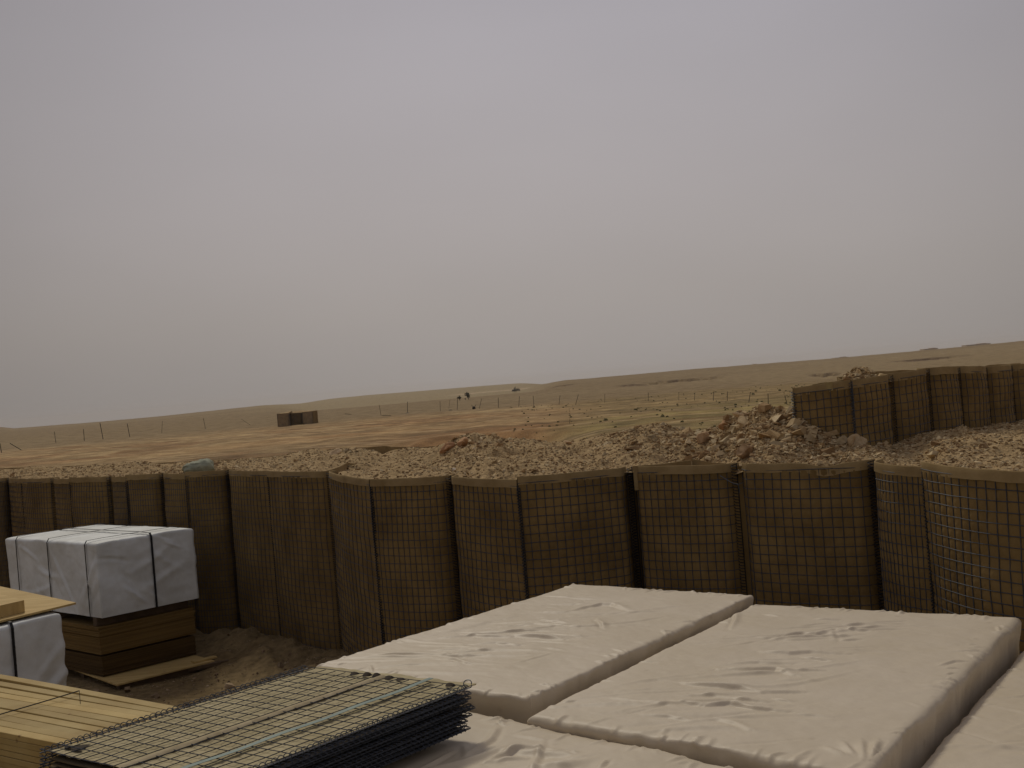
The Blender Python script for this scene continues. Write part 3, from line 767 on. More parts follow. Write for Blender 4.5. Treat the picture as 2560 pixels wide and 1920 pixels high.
# ------------------------------------------------------------------ wrapped blocks
def ridge_field(U_, V_, ridges):
    z = np.zeros_like(U_)
    for (u0, v0, ang, ln, wd, am, cu) in ridges:
        c_, s_ = math.cos(ang), math.sin(ang)
        a_ = (U_ - u0) * c_ + (V_ - v0) * s_
        b_ = -(U_ - u0) * s_ + (V_ - v0) * c_ + cu * a_ * a_
        q = b_ / wd
        z += am * np.exp(-(a_ / ln) ** 4) * np.exp(-a_ ** 2 / (ln * ln) * 0.8) * (np.exp(-q ** 2) - 0.35 * np.exp(-((q + 1.6) / 1.3) ** 2))
    return z
def block(quad, zt, zb, r, step, top=None, side=None, sag=0.0, nprof=6, srows=10, edge=None, zc=(0, 0, 0, 0)):
    """quad: four plan corners in order; top(u,v metres)->dz ; side(k,arc metres,depth)->outward"""
    q = np.array([p[:2] for p in quad], float)
    lu = (np.linalg.norm(q[1] - q[0]) + np.linalg.norm(q[2] - q[3])) / 2
    lv = (np.linalg.norm(q[3] - q[0]) + np.linalg.norm(q[2] - q[1])) / 2
    nu, nv = int(lu / step) + 2, int(lv / step) + 2
    cen = q.mean(0)
    def inner(i, j):   # inset corners by r along both edges
        return None
    eu = (q[1] - q[0]) / lu; ev = (q[3] - q[0]) / lv
    qi = np.array([q[0] + r * (eu + ev), q[1] + r * (-eu + ev), q[2] + r * (-eu - ev), q[3] + r * (eu - ev)])
    u = np.linspace(0, 1, nu); v = np.linspace(0, 1, nv)
    Ug, Vg = np.meshgrid(u, v, indexing='ij')
    XY = (qi[0] * ((1 - Ug) * (1 - Vg))[..., None] + qi[1] * (Ug * (1 - Vg))[..., None] + qi[2] * (Ug * Vg)[..., None] + qi[3] * ((1 - Ug) * Vg)[..., None])
    zcor = zc[0] * (1 - Ug) * (1 - Vg) + zc[1] * Ug * (1 - Vg) + zc[2] * Ug * Vg + zc[3] * (1 - Ug) * Vg
    z = zt + zcor
    if top is not None: z = z + top(Ug * lu, Vg * lv, lu, lv)
    Pt = np.concatenate([XY, z[..., None]], -1)
    m = MB(); m.grid(Pt)
    # boundary loop
    loop = [(i, 0) for i in range(nu)] + [(nu - 1, j) for j in range(1, nv)] + [(i, nv - 1) for i in range(nu - 2, -1, -1)] + [(0, j) for j in range(nv - 2, 0, -1)]
    Lp = np.array([Pt[a_] for a_ in loop])
    nm = []
    arc = 0; arcs = []
    for (i, j) in loop:
        d_ = np.zeros(2)
        k_ = 3.0 * r / step if step < r * 3 else 1.0
        wu0 = max(0, 1 - i / k_); wu1 = max(0, 1 - (nu - 1 - i) / k_); wv0 = max(0, 1 - j / k_); wv1 = max(0, 1 - (nv - 1 - j) / k_)
        if j == 0: d_ += -ev; d_ += -eu * wu0 + eu * wu1
        elif j == nv - 1: d_ += ev; d_ += -eu * wu0 + eu * wu1
        elif i == 0: d_ += -eu; d_ += -ev * wv0 + ev * wv1
        else: d_ += eu; d_ += -ev * wv0 + ev * wv1
        nm.append(d_)
    nm = np.array(nm); 
    nn = nm / np.linalg.norm(nm, axis=1)[:, None]
    seg_ = np.linalg.norm(np.diff(np.vstack([Lp[:, :2], Lp[:1, :2]]), axis=0), axis=1); arcs = np.concatenate([[0], np.cumsum(seg_)[:-1]])
    rings = []
    th = np.linspace(0, math.pi / 2, nprof)
    for t_ in th[0:]:
        Q = Lp.copy(); Q[:, :2] += nm * r * math.sin(t_); Q[:, 2] -= r * (1 - math.cos(t_))
        rings.append((Q, r * (1 - math.cos(t_))))
    zb0 = zt - r
    for k_ in range(1, srows + 1):
        w_ = (k_ / srows) ** 1.3
        Q = Lp.copy(); Q[:, :2] += nm * r; Q[:, 2] = (Lp[:, 2] - r) * (1 - w_) + zb * w_
        rings.append((Q, r + (zt - r - zb) * w_))
    out_ = []
    for Q, dep in rings:
        if side is not None:
            o_ = side(arcs, dep * np.ones(len(arcs))) * sstep(0, r * 0.8, dep)
            Q = Q.copy(); Q[:, :2] += nn * o_[:, None]
        out_.append(Q)
    m.grid(np.array(out_), closed=True, flip=False)
    return m, lu, lv, Pt

# --- tan wrapped bundles
L1, B1, R1, F1 = onz(790, 1655, 1.49), onz(1432, 1455, 1.49), onz(1885, 1482, 1.49), onz(1325, 1737, 1.49)
k2 = 1.443
L2, B2, R2, F2 = onz(1318, 1785, k2), onz(1884, 1507, k2), onz(2552, 1541, k2), onz(2165, 1935, k2)
e1 = (F1 - L1)[:2]; e1 /= np.linalg.norm(e1); e2 = np.array([-e1[1], e1[0]])
def ridges_for(seed, n_, region, ang, spread=0.25, wd=(0.012, 0.026), am=(0.004, 0.009), ln=(0.18, 0.6)):
    r_ = np.random.default_rng(seed); L_ = []
    for i in range(n_):
        rg = region[r_.integers(len(region))]
        L_.append((r_.uniform(rg[0], rg[1]), r_.uniform(rg[2], rg[3]), ang + r_.normal(0, spread), r_.uniform(*ln), r_.uniform(*wd), r_.uniform(*am) * r_.choice([1, 1, -0.6]), r_.normal(0, 0.35)))
    return L_
def edge_puckers(seed, lu, lv, n_=60):
    r_ = np.random.default_rng(seed); L_ = []
    for i in range(n_):
        s_ = r_.integers(4); d_ = r_.uniform(-0.02, 0.05)
        if s_ == 0: L_.append((r_.uniform(0, lu), d_, math.pi / 2 + r_.normal(0, .5), r_.uniform(.03, .10), r_.uniform(.008, .016), r_.uniform(.003, .008), 0))
        if s_ == 1: L_.append((r_.uniform(0, lu), lv - d_, math.pi / 2 + r_.normal(0, .5), r_.uniform(.03, .10), r_.uniform(.008, .016), r_.uniform(.003, .008), 0))
        if s_ == 2: L_.append((d_, r_.uniform(0, lv), r_.normal(0, .5), r_.uniform(.03, .10), r_.uniform(.008, .016), r_.uniform(.003, .008), 0))
        if s_ == 3: L_.append((lu - d_, r_.uniform(0, lv), r_.normal(0, .5), r_.uniform(.03, .10), r_.uniform(.008, .016), r_.uniform(.003, .008), 0))
    return L_
def crease_field(U_, V_, polys):
    z = np.zeros_like(U_)
    for pts, am, wd in polys:
        best = np.full(U_.shape, 1e9); sgn = np.zeros_like(U_); par = np.zeros_like(U_)
        n_ = len(pts) - 1
        for i in range(n_):
            a = pts[i]; b = pts[i + 1]; ab = b - a; L2_ = ab @ ab + 1e-9
            t = np.clip(((U_ - a[0]) * ab[0] + (V_ - a[1]) * ab[1]) / L2_, 0, 1)
            dx = U_ - a[0] - t * ab[0]; dy_ = V_ - a[1] - t * ab[1]
            d = np.hypot(dx, dy_); side = np.sign(ab[0] * (V_ - a[1]) - ab[1] * (U_ - a[0]))
            k = d < best
            best = np.where(k, d, best); sgn = np.where(k, side, sgn); par = np.where(k, (i + t) / n_, par)
        wd = wd * 0.60
        q = best * sgn / wd
        z += 0.62 * am * (np.sin(math.pi * np.clip(par, 0.02, 0.98)) ** 0.4) * (np.exp(-np.where(q > 0, q / 2.0, q) ** 2) - 0.45 * np.exp(-((q + 2.0) / 1.2) ** 2))
    return z
def zpx(lst, sc_, ox, oy): return [([(ox + sc_ * x, oy + sc_ * y) for x, y in p], am, wd) for p, am, wd in lst]
def bundle(quad, zt, seed, ridges, name, label, r=0.05, zb=0.0, puff=0.02, step=0.0072, rough=0.008, extra=None, zc=(0, 0, 0, 0), creases=()):
    q_ = np.array([p[:2] for p in quad]); eu_ = q_[1] - q_[0]; eu_ = eu_ / np.linalg.norm(eu_); ev_ = q_[3] - q_[0]; ev_ = ev_ / np.linalg.norm(ev_)
    Mi = np.linalg.inv(np.array([eu_, ev_]).T)
    polys = [(np.array([Mi @ (onz(x, y, zt)[:2] - q_[0]) - r for x, y in p]), am, wd) for p, am, wd in creases]
    def top(u, v, lu, lv):
        z = ridge_field(u, v, ridges + edge_puckers(seed, lu, lv))
        z += rough * fbm(u / 0.35 + seed, v / 0.35, 4, seed) + puff * (np.clip(np.sin(math.pi * np.clip(u / lu, 0, 1)), 0, 1) * np.clip(np.sin(math.pi * np.clip(v / lv, 0, 1)), 0, 1)) ** 0.4
        z += crease_field(u, v, polys)
        z += 0.003 * fbm(u / 0.08 + seed, v / 0.05, 3, seed + 4)
        if extra is not None: z += extra(u, v, lu, lv)
        return z
    def side(a_, d_):
        return 0.022 * fbm(a_ / 0.25 + seed, d_ / 0.2, 4, seed + 9) + 0.008 * fbm(a_ / 0.06, d_ / 0.12, 3, seed + 12) - 0.02 * sstep(0.02, 0.15, d_)
    m, lu, lv, Pt = block(quad, zt, zb, r, step, top=top, side=side, srows=14, zc=zc)
    o_ = m.build(name, M['plastic'], smooth=True)
    tag(o_, label, 'wrapped bundle', 'tan plastic-wrapped bundles')
    return o_
CR1 = zpx([([(1200, 185), (1420, 190)], .012, .022), ([(1040, 240), (1360, 235)], .010, .018), ([(1190, 300), (1330, 265), (1460, 238), (1560, 240), (1720, 300)], .020, .030), ([(930, 385), (1150, 410)], .012, .02), ([(880, 415), (1250, 440)], .010, .018),
    ([(1420, 380), (1465, 415), (1480, 460)], .015, .02), ([(240, 510), (420, 522), (640, 525)], .020, .028), ([(720, 515), (900, 525), (1110, 545)], .022, .028), ([(1000, 500), (1290, 530)], .010, .018), ([(380, 590), (520, 585), (700, 600)], .016, .022), ([(960, 630), (1090, 640)], .010, .016),
    ([(60, 690), (120, 675), (180, 690)], .014, .016), ([(20, 720), (140, 722), (260, 760)], .016, .018), ([(-300, 560), (0, 500), (450, 390), (760, 330)], .008, .05), ([(-200, 600), (200, 610), (420, 640)], .008, .03), ([(700, 750), (1000, 670)], .006, .02), ([(940, 160), (1180, 175)], .008, .02), ([(740, 1050), (790, 1020)], .02, .014), ([(300, 640), (460, 650)], .010, .018), ([(820, 560), (1180, 585)], .009, .02), ([(640, 470), (1050, 480)], .007, .02)], .2893, 1100, 1440)
CR2 = zpx([([(930, 372), (1070, 380)], .014, .02), ([(720, 480), (840, 470), (940, 475), (1030, 448)], .022, .026), ([(1080, 440), (1300, 458)], .016, .014), ([(1100, 515), (1215, 512)], .012, .016), ([(590, 585), (760, 598), (900, 590), (1130, 605)], .022, .030), ([(850, 630), (1040, 658)], .018, .018),
    ([(380, 660), (560, 655), (760, 668)], .014, .024), ([(300, 700), (520, 706), (680, 705), (790, 745)], .024, .030), ([(820, 715), (975, 722)], .014, .016), ([(80, 792), (300, 815), (440, 828), (570, 855)], .024, .026), ([(570, 850), (850, 858)], .016, .022), ([(660, 900), (775, 920)], .014, .016),
    ([(410, 900), (610, 918)], .014, .016), ([(200, 940), (370, 925), (520, 960), (740, 982)], .022, .018), ([(0, 910), (200, 940)], .014, .022), ([(280, 1030), (400, 1060), (500, 1105)], .014, .024), ([(-200, 1000), (-40, 1010), (110, 1040)], .014, .022), ([(800, 1000), (1040, 1028)], .008, .012),
    ([(1760, 690), (1850, 665), (1930, 665)], .014, .016), ([(1790, 708), (1880, 710)], .010, .010), ([(1800, 745), (1850, 738)], .010, .008), ([(1810, 775), (1840, 780)], .010, .008), ([(1930, 590), (1980, 586)], .010, .008), ([(1940, 550), (1990, 552)], .010, .008), ([(1930, 605), (1960, 610)], .010, .008), ([(1960, 515), (2000, 520)], .010, .008),
    ([(1060, 520), (1030, 440)], .008, .02), ([(430, 290), (410, 370), (380, 420)], .018, .02), ([(600, 330), (700, 345)], .010, .014), ([(1310, 1290), (1360, 1180)], .02, .020), ([(1260, 1290), (1250, 1180)], .016, .018), ([(1200, 1270), (1120, 1190)], .016, .018), ([(1150, 1270), (1000, 1220)], .016, .02), ([(420, 640), (900, 640)], .008, .02), ([(120, 860), (480, 905)], .010, .016), ([(700, 780), (940, 790)], .009, .018), ([(820, 415), (1000, 400)], .008, .016)], .3888, 1700, 1400)
CR3 = zpx([([(550, 1585), (640, 1540), (760, 1490), (870, 1468), (1040, 1465), (1200, 1478)], .030, .022), ([(330, 1560), (430, 1490), (560, 1400), (600, 1300)], .022, .022), ([(-100, 1690), (90, 1590), (240, 1490)], .018, .014), ([(560, 1590), (720, 1560), (900, 1545)], .018, .022), ([(1330, 1495), (1385, 1505)], .016, .012),
    ([(1620, 1630), (1680, 1575)], .018, .014), ([(480, 1235), (600, 1215), (740, 1200)], .016, .018), ([(600, 1245), (640, 1275)], .02, .010), ([(940, 1640), (1200, 1600), (1420, 1620)], .014, .03), ([(1240, 1560), (1500, 1530)], .010, .02), ([(300, 1440), (340, 1560)], .010, .018), ([(800, 1360), (1050, 1380)], .010, .022), ([(1700, 1700), (2000, 1650)], .014, .02)], .2893, 1100, 1440)
# local u runs along the short side (left front -> right front), v along the long side
def quad_in(Lc, Fc, Rc, Bc): return [Lc, Fc, Rc, Bc]
rg1 = ridges_for(5, 30, [(0.25, 0.95, 0.25, 1.5), (0.4, 1.2, 1.2, 2.1), (0.1, 0.8, 0.05, 0.7)], 0.55, 0.18)
bundle(quad_in(L1, F1, R1, B1), 1.475, 5, rg1, 'wrapped_bundle', 'tan plastic-wrapped bundle behind the folded mesh stack, its far corner rising before the dark wall', r=0.024, puff=0.006, creases=CR1)
rg2 = ridges_for(6, 44, [(0.15, 0.9, 0.3, 1.9), (0.5, 1.1, 1.7, 2.3), (0.1, 1.4, 0.05, 0.4)], 0.50, 0.16)
def ex2(u, v, lu, lv):
    return -0.030 * sstep(lu - 0.12, lu, u) ** 1.6 * 1.0 + 0.006 * np.sin(v * 7) * sstep(lu - 0.2, lu, u)
bundle(quad_in(L2, F2, R2, B2), k2 - 0.004, 6, rg2, 'wrapped_bundle', 'large tan wrapped bundle with many creases and a rounded shaded right edge', r=0.036, puff=0.008, creases=CR2)
s0 = float(L1[:2] @ e1); 
mqz = 1.655
mL, mB, mR = onz(103, 1872, mqz), onz(764, 1665, mqz), onz(1166, 1713, mqz)
mF = mL + (mR - mB)
def st(s, t, z=0): p = s * e1 + t * e2; return np.array([p[0], p[1], z])
sm = float(mL[:2] @ e1); tb3 = float(F1[:2] @ e2) - 0.035; sF2 = float(F2[:2] @ e1)
tb3b = float(F2[:2] @ e2) - 0.05
Q3 = [st(sm + 0.38, 1.15), st(sF2 - 0.04, 1.15), st(sF2 - 0.04, tb3b - 0.03), st(sm + 0.38, tb3)]
tb3 = min(tb3, tb3b)
rg3 = ridges_for(8, 16, [(0.9, 1.9, 1.7, 2.6), (1.2, 2.6, 2.2, 2.75), (0.7, 1.6, 2.2, 2.75)], 1.15, 0.5, wd=(0.015, 0.04), am=(0.006, 0.02), ln=(0.10, 0.4))
def ex3(u, v, lu, lv): return (0.020 * np.exp(-((u - 1.62) / 0.22) ** 2) + 0.018 * sstep(1.6, 2.4, u)) * np.exp(-((v - lv + 0.02) / 0.25) ** 2)
bundle(Q3, 1.392, 8, rg3, 'wrapped_bundle', 'nearest tan wrapped bundle, under the folded mesh stack and along the bottom edge', r=0.05, extra=ex3, step=0.010, puff=0.008, creases=CR3)
sR = float(R2[:2] @ e1); tF2 = float(F2[:2] @ e2); tR2 = float(R2[:2] @ e2)
Q4 = [st(sF2 + 0.03, tF2 - 0.15), st(sF2 + 1.65, tF2 - 0.15), st(sR + 1.65, tR2 + 0.15), st(sR + 0.02, tR2 + 0.15)]
rg4 = ridges_for(9, 24, [(0.1, 0.8, 0.1, 2.4)], 0.3, 0.4)
bundle(Q4, 1.305, 9, rg4, 'wrapped_bundle', 'tan wrapped bundle cut off by the lower right corner, lower than its neighbour', r=0.05)

# printed marks on the shaded right flank of the big bundle are smudged beyond reading: two small green strokes
mk = MB()
for dx_ in (0, 0.030):
    c_ = atd(2426 + dx_ * 320, 1760 - dx_ * 420, 5.33)
    pass

# --- folded gabion panels in a stack
stack = empty('folded_gabion_stack', tuple((mL[:2] + mR[:2]) / 2) + (1.40,))
tag(stack, 'stack of folded wire mesh gabions with tan fabric and a blue green strap', 'mesh stack')
nL, nW = 19, 14
ea = (mB - mL); la = np.linalg.norm(ea); ea = ea / la       # along
eb = (mF - mL); lb = np.linalg.norm(eb); eb = eb / lb       # across to the right
nlay = 10
lay_h = (mqz - 0.03 - 1.415) / nlay
for L_ in range(nlay):
    zc_ = mqz - 0.012 - L_ * lay_h
    r_ = np.random.default_rng(200 + L_)
    sh = (r_.normal(0, 0.012), r_.normal(0, 0.02)) if L_ else (0, 0)
    o0 = mL + eb * sh[0] + ea * (sh[1] + (0 if L_ else 0)); o0[2] = 0
    ext = 0.085 if L_ == 0 else r_.uniform(-0.02, 0.012)
    # fabric sheet
    na, nb = (150, 110) if L_ == 0 else (40, 24)
    a_ = np.linspace(0.03, la + ext, na); b_ = np.linspace(0.015, lb - 0.015, nb)
    A3, B3_ = np.meshgrid(a_, b_, indexing='ij')
    ph = A3 / la * (nL - 1); pw = B3_ / lb * nW
    zz_ = zc_ - 0.007 + 0.005 * fbm(A3 / 0.2 + L_, B3_ / 0.2, 4, 210 + L_)
    if L_ == 0:
        zz_ += 0.004 * np.abs(np.sin(math.pi * ph)) * np.abs(np.sin(math.pi * pw))
        zz_ += 0.0045 * np.exp(-((B3_ - lb / 2) / 0.02) ** 2)
        zz_ += 0.010 * sstep(la - 0.02, la + 0.05, A3) * fbm(B3_ / 0.09, A3 * 3, 3, 215)
        zz_ -= 0.02 * sstep(0.09, 0.03, A3) if False else 0
    G = o0[None, None] + A3[..., None] * ea + B3_[..., None] * eb; G[..., 2] = zz_
    m = MB(); m.grid(G, flip=True)
    G2 = G.copy(); G2[..., 2] -= 0.006; m.grid(G2)
    for e_ in (0, -1):
        m.grid(np.stack([G[:, e_], G2[:, e_]])); m.grid(np.stack([G[e_], G2[e_]]))
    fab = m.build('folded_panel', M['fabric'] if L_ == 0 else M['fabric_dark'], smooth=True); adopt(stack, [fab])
    wm = MB()
    # two half panels with a fold between them
    half = 7
    widths = [i * (lb / 2 - 0.034) / half for i in range(half + 1)]
    bs_ = widths + [lb / 2 + 0.034 + i * (lb / 2 - 0.034) / half for i in range(half + 1)]
    if L_ > 0: bs_ = [bs_[0], bs_[-1]]
    for b0 in bs_:
        t_ = np.linspace(0, la, 40)
        Pw = o0[None] + t_[:, None] * ea + (b0 + 0.004 * fbm(t_ * 2 + b0 * 30, t_ * 0, 2, 221))[:, None] * eb; Pw[:, 2] = zc_ + 0.004 + 0.005 * fbm(t_ * 3 + b0 * 9, t_ * 0, 3, 223)
        wm.tube(Pw, 0.0021 if L_ == 0 else 0.0019, 5)
    for i in range(nL):
        t0 = i * la / (nL - 1) + 0.004 * r_.normal()
        for (u0, u1) in ((-0.012, lb / 2 - 0.028), (lb / 2 + 0.028, lb + 0.012)):
            if L_ > 0:
                if u0 < 0: u1 = 0.06
                else: u0 = lb - 0.06
            t_ = np.linspace(u0, u1, 16)
            Pw = o0[None] + (t0 + 0.003 * fbm(t_ * 4 + i, t_ * 0, 2, 227))[:, None] * ea + t_[:, None] * eb; Pw[:, 2] = zc_ + 0.0085 + 0.004 * fbm(t_ * 4 + i * 3, t_ * 0, 2, 225) + (0.004 * np.sin(i * 1.7) if L_ else 0)
            wm.tube(Pw, 0.0021 if L_ == 0 else 0.0019, 5)
    w_o = wm.build('wire_mesh', M['wire']); w_o.parent = fab
    for (bb, nm_) in ((0.0, 'coil'), (lb, 'coil')):
        cm = MB(); tn = int(la / 0.030 * 12)
        t_ = np.arange(tn) / 12.0; th = t_ * 2 * math.pi
        rr_ = 0.013 if L_ == 0 else 0.010
        Pw = o0[None] + (t_ * 0.030)[:, None] * ea + (bb + (rr_ + 0.002) * np.sin(th))[:, None] * eb; Pw[:, 2] = zc_ + 0.002 + rr_ * np.cos(th) + 0.003 * fbm(t_ / 6, t_ * 0, 2, 229 + L_)
        cm.tube(Pw, 0.0021, 4)
        t2 = np.linspace(-0.01, la + 0.01, 30); Pw = o0[None] + t2[:, None] * ea + (bb + 0.004) * eb[None]; Pw[:, 2] = zc_ - 0.003; rod = MB(); rod.tube(Pw, 0.0032, 6); rod_o = rod.build('edge_rod', M['rod'] if L_ == 0 else M['wire']); rod_o.parent = fab
        if L_ == 0 and bb > 0:
            th = np.linspace(0, 2.1 * math.pi, 24); c0 = o0 + (la + 0.02) * ea + (bb - 0.01) * eb
            Pw = c0[None] + (0.022 * np.cos(th))[:, None] * eb + (0.012 * np.sin(th))[:, None] * ea; Pw[:, 2] = zc_ + 0.012 + 0.016 * np.sin(th * 0.9); cm.tube(Pw, 0.0026, 5)
        c_o = cm.build('coil', M['wire_bright'] if L_ == 0 else M['wire']); c_o.parent = fab
    if L_ == 0:
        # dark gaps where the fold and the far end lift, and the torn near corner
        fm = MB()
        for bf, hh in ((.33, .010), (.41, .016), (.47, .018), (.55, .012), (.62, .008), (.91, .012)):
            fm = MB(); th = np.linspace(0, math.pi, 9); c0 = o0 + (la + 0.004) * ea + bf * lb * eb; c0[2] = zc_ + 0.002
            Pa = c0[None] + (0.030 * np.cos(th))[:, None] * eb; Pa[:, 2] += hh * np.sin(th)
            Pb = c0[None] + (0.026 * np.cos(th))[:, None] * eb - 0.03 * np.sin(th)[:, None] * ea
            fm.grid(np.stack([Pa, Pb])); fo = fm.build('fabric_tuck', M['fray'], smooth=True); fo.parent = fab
        fm = MB()
        c0 = o0 + 0.10 * ea + 0.10 * eb
        th = np.linspace(0, 2 * math.pi, 20, endpoint=False); rr2 = 0.045 * (1 + 0.35 * np.sin(3 * th + 1) + 0.2 * np.sin(7 * th))
        ctr = np.tile(c0, (20, 1)); rim = c0[None] + (rr2 * np.cos(th))[:, None] * ea * 0.8 + (rr2 * np.sin(th) * 1.25)[:, None] * eb
        rim[:, 2] = zc_ + 0.0005; ctr[:, 2] = zc_ + 0.001
        fm.grid(np.stack([rim, ctr]), closed=True)
        fo = fm.build('torn_lining', M['fray'], smooth=True); fo.parent = fab
        hm_ = MB(); t_ = np.linspace(0.0, la + 0.01, 60); w2 = np.linspace(-1, 1, 7)
        G = np.zeros((7, 60, 3))
        for k_, wv in enumerate(w2):
            G[k_] = o0[None] + t_[:, None] * ea + (lb / 2 + wv * (0.026 + 0.003 * np.sin(t_ * 9)))[:, None] * eb
            G[k_, :, 2] = zc_ + 0.002 + 0.009 * math.cos(wv * math.pi / 2) + 0.003 * fbm(t_ * 9, t_ * 0 + wv, 3, 233)
        hm_.grid(G, flip=True); ho = hm_.build('fold_sleeve', M['fold'] if 'fold' in M else M['cuff'], smooth=True); ho.parent = fab
# strap round the stack
sm_ = MB(); bS = lb * 0.775
t_ = np.linspace(-0.02, la + 0.03, 50)
G = np.zeros((2, 50, 3))
bline = bS + 0.035 * (1 - t_ / la) * 0 + 0.012 * np.sin(t_ * 2)
for k_, wv in enumerate((-0.015, 0.015)):
    G[k_] = mL[None] + t_[:, None] * ea + (bline + wv)[:, None] * eb; G[k_, :, 2] = mqz + 0.0035 + 0.002 * np.sin(t_ * 14)
sm_.grid(G, flip=True)
G2 = G.copy(); G2[..., 2] -= 0.0015; sm_.grid(G2)
for (tt_, ) in ((-0.02,),):
    e_ = 0 if tt_ < 0 else -1
    dn = np.stack([G[:, e_], G[:, e_] - [0, 0, 0.24]]); sm_.grid(dn); sm_.grid(dn + [0, 0.0015, 0], flip=True)
so_ = sm_.build('strap', M['cyan']); adopt(stack, [so_])

# --- white wrapped blocks with straps, on plywood
KW = 1.46
def strap_on(name, pts, width_dir, wdt, parent, mat_=None):
    pts = np.array(pts); G = np.stack([pts - width_dir * wdt / 2, pts + width_dir * wdt / 2])
    m = MB(); m.grid(G); 
    o_ = m.build(name, mat_ or M['strap']); 
    sol = o_.modifiers.new('thick', 'SOLIDIFY'); sol.thickness = 0.004; sol.offset = 0
    adopt(parent, [o_]); return o_
wz = EYE - KW
wF, wR, wL = onz(240, 1357, wz), onz(483, 1318, wz), onz(14, 1343, wz)
wB = wL + (wR - wF)
zbW = 0.70
def white_block(F_, R_, B_, L_, zt, zb, seed, label, straps_long, straps_cross, diag):
    root = empty('wrapped_pallet_load', (float((F_[0] + B_[0]) / 2), float((F_[1] + B_[1]) / 2), zb))
    tag(root, label, 'pallet load', 'white wrapped pallet loads')
    lu0 = np.linalg.norm((R_ - F_)[:2]); lv0 = np.linalg.norm((L_ - F_)[:2])
    def top(u, v, lu, lv):
        z = 0.006 * fbm(u / 0.3 + seed, v / 0.3, 4, seed)
        # puffed fields between the straps
        z += 0.012 * np.abs(np.sin(math.pi * (v / lv * 3 + 0.12))) ** 0.5 * np.abs(np.sin(math.pi * (u / lu * 2))) ** 0.5
        return z - 0.010 + ridge_field(u, v, ridges_for(seed, 14, [(0.1, 1.1, 0.1, 2.2)], 0.4, 0.8, am=(0.003, 0.007)))
    rd = ridges_for(seed + 1, 34, [(0, lu0 * 2 + lv0 * 2, 0.1, zt - zb)], 0.75, 0.35, wd=(0.014, 0.035), am=(0.010, 0.026), ln=(0.15, 0.6)) + diag
    def side(a_, d_):
        return ridge_field(a_, d_, rd) + 0.018 * fbm(a_ / 0.5 + seed, d_ / 0.35, 4, seed + 3) + 0.006 * fbm(a_ / 0.1, d_ / 0.07, 3, seed + 5)
    m, lu, lv, Pt = block([F_, R_, B_, L_], zt, zb, 0.03, 0.022, top=top, side=side, nprof=4, srows=44)
    body = m.build('wrapping', M['white'], smooth=True); adopt(root, [body])
    ev = (L_ - F_)[:2] / lv0; eu = (R_ - F_)[:2] / lu0; z3 = np.array([0, 0, 1.0])
    E3 = np.array([ev[0], ev[1], 0]); U3 = np.array([eu[0], eu[1], 0])
    for f_ in straps_cross:      # over the top along the short side, down the left face
        b0 = F_ + E3 * lv0 * f_; 
        oo = -U3 * 0.022
        pts = [b0 + oo + z3 * (zb - zt), b0 + oo - z3 * 0.3, b0 + oo - z3 * 0.03, b0 - oo * 0.3 + z3 * 0.016]
        pts += [b0 + U3 * lu0 * q_ + z3 * 0.022 for q_ in (0.15, 0.35, 0.5, 0.7, 0.9)] + [b0 + U3 * (lu0 + 0.018) - z3 * 0.03, b0 + U3 * (lu0 + 0.018) + z3 * (zb - zt)]
        pts = np.array(pts); pts[:, 2] += zt - F_[2]
        strap_on('strap', pts, E3, 0.018, root)
    for f_ in straps_long:
        b0 = F_ + U3 * lu0 * f_; oo = -E3 * 0.022
        pts = [b0 + oo + z3 * (zb - zt), b0 + oo - z3 * 0.3, b0 + oo - z3 * 0.03, b0 - oo * 0.3 + z3 * 0.016]
        pts += [b0 + E3 * lv0 * q_ + z3 * 0.024 for q_ in (0.1, 0.3, 0.5, 0.7, 0.9)] + [b0 + E3 * (lv0 + 0.018) - z3 * 0.03, b0 + E3 * (lv0 + 0.018) + z3 * (zb - zt)]
        pts = np.array(pts); pts[:, 2] += zt - F_[2]
        strap_on('strap', pts, U3, 0.026, root)
    return root, lu0, lv0
per = 0
lu0 = np.linalg.norm((wR - wF)[:2]); lv0 = np.linalg.norm((wL - wF)[:2])
arcL = lu0 * 2 + lv0 - 0.0
dg = [(arcL + lv0 - 0.40, 0.42, -0.98, 0.48, 0.030, 0.030, 0.0), (arcL + lv0 - 0.60, 0.62, -1.0, 0.25, 0.03, 0.018, 0.1), (arcL + lv0 - 0.28, 0.55, -0.95, 0.3, 0.03, -0.018, 0.1),
      (0.9, 0.16, 0.5, 0.16, 0.02, 0.018, 0.2), (0.85, 0.1, 0.4, 0.16, 0.015, 0.012, 0.2), (0.75, 0.55, -0.4, 0.35, 0.04, 0.014, 0.1), (0.65, 0.3, -0.45, 0.35, 0.04, 0.014, 0.1)]
wb1, _, _ = white_block(wF, wR, wB, wL, wz, zbW, 21, 'white wrapped strapped load on the plywood stack, in front of the gabion wall', (0.54,), (0.10, 0.50, 0.86), dg)

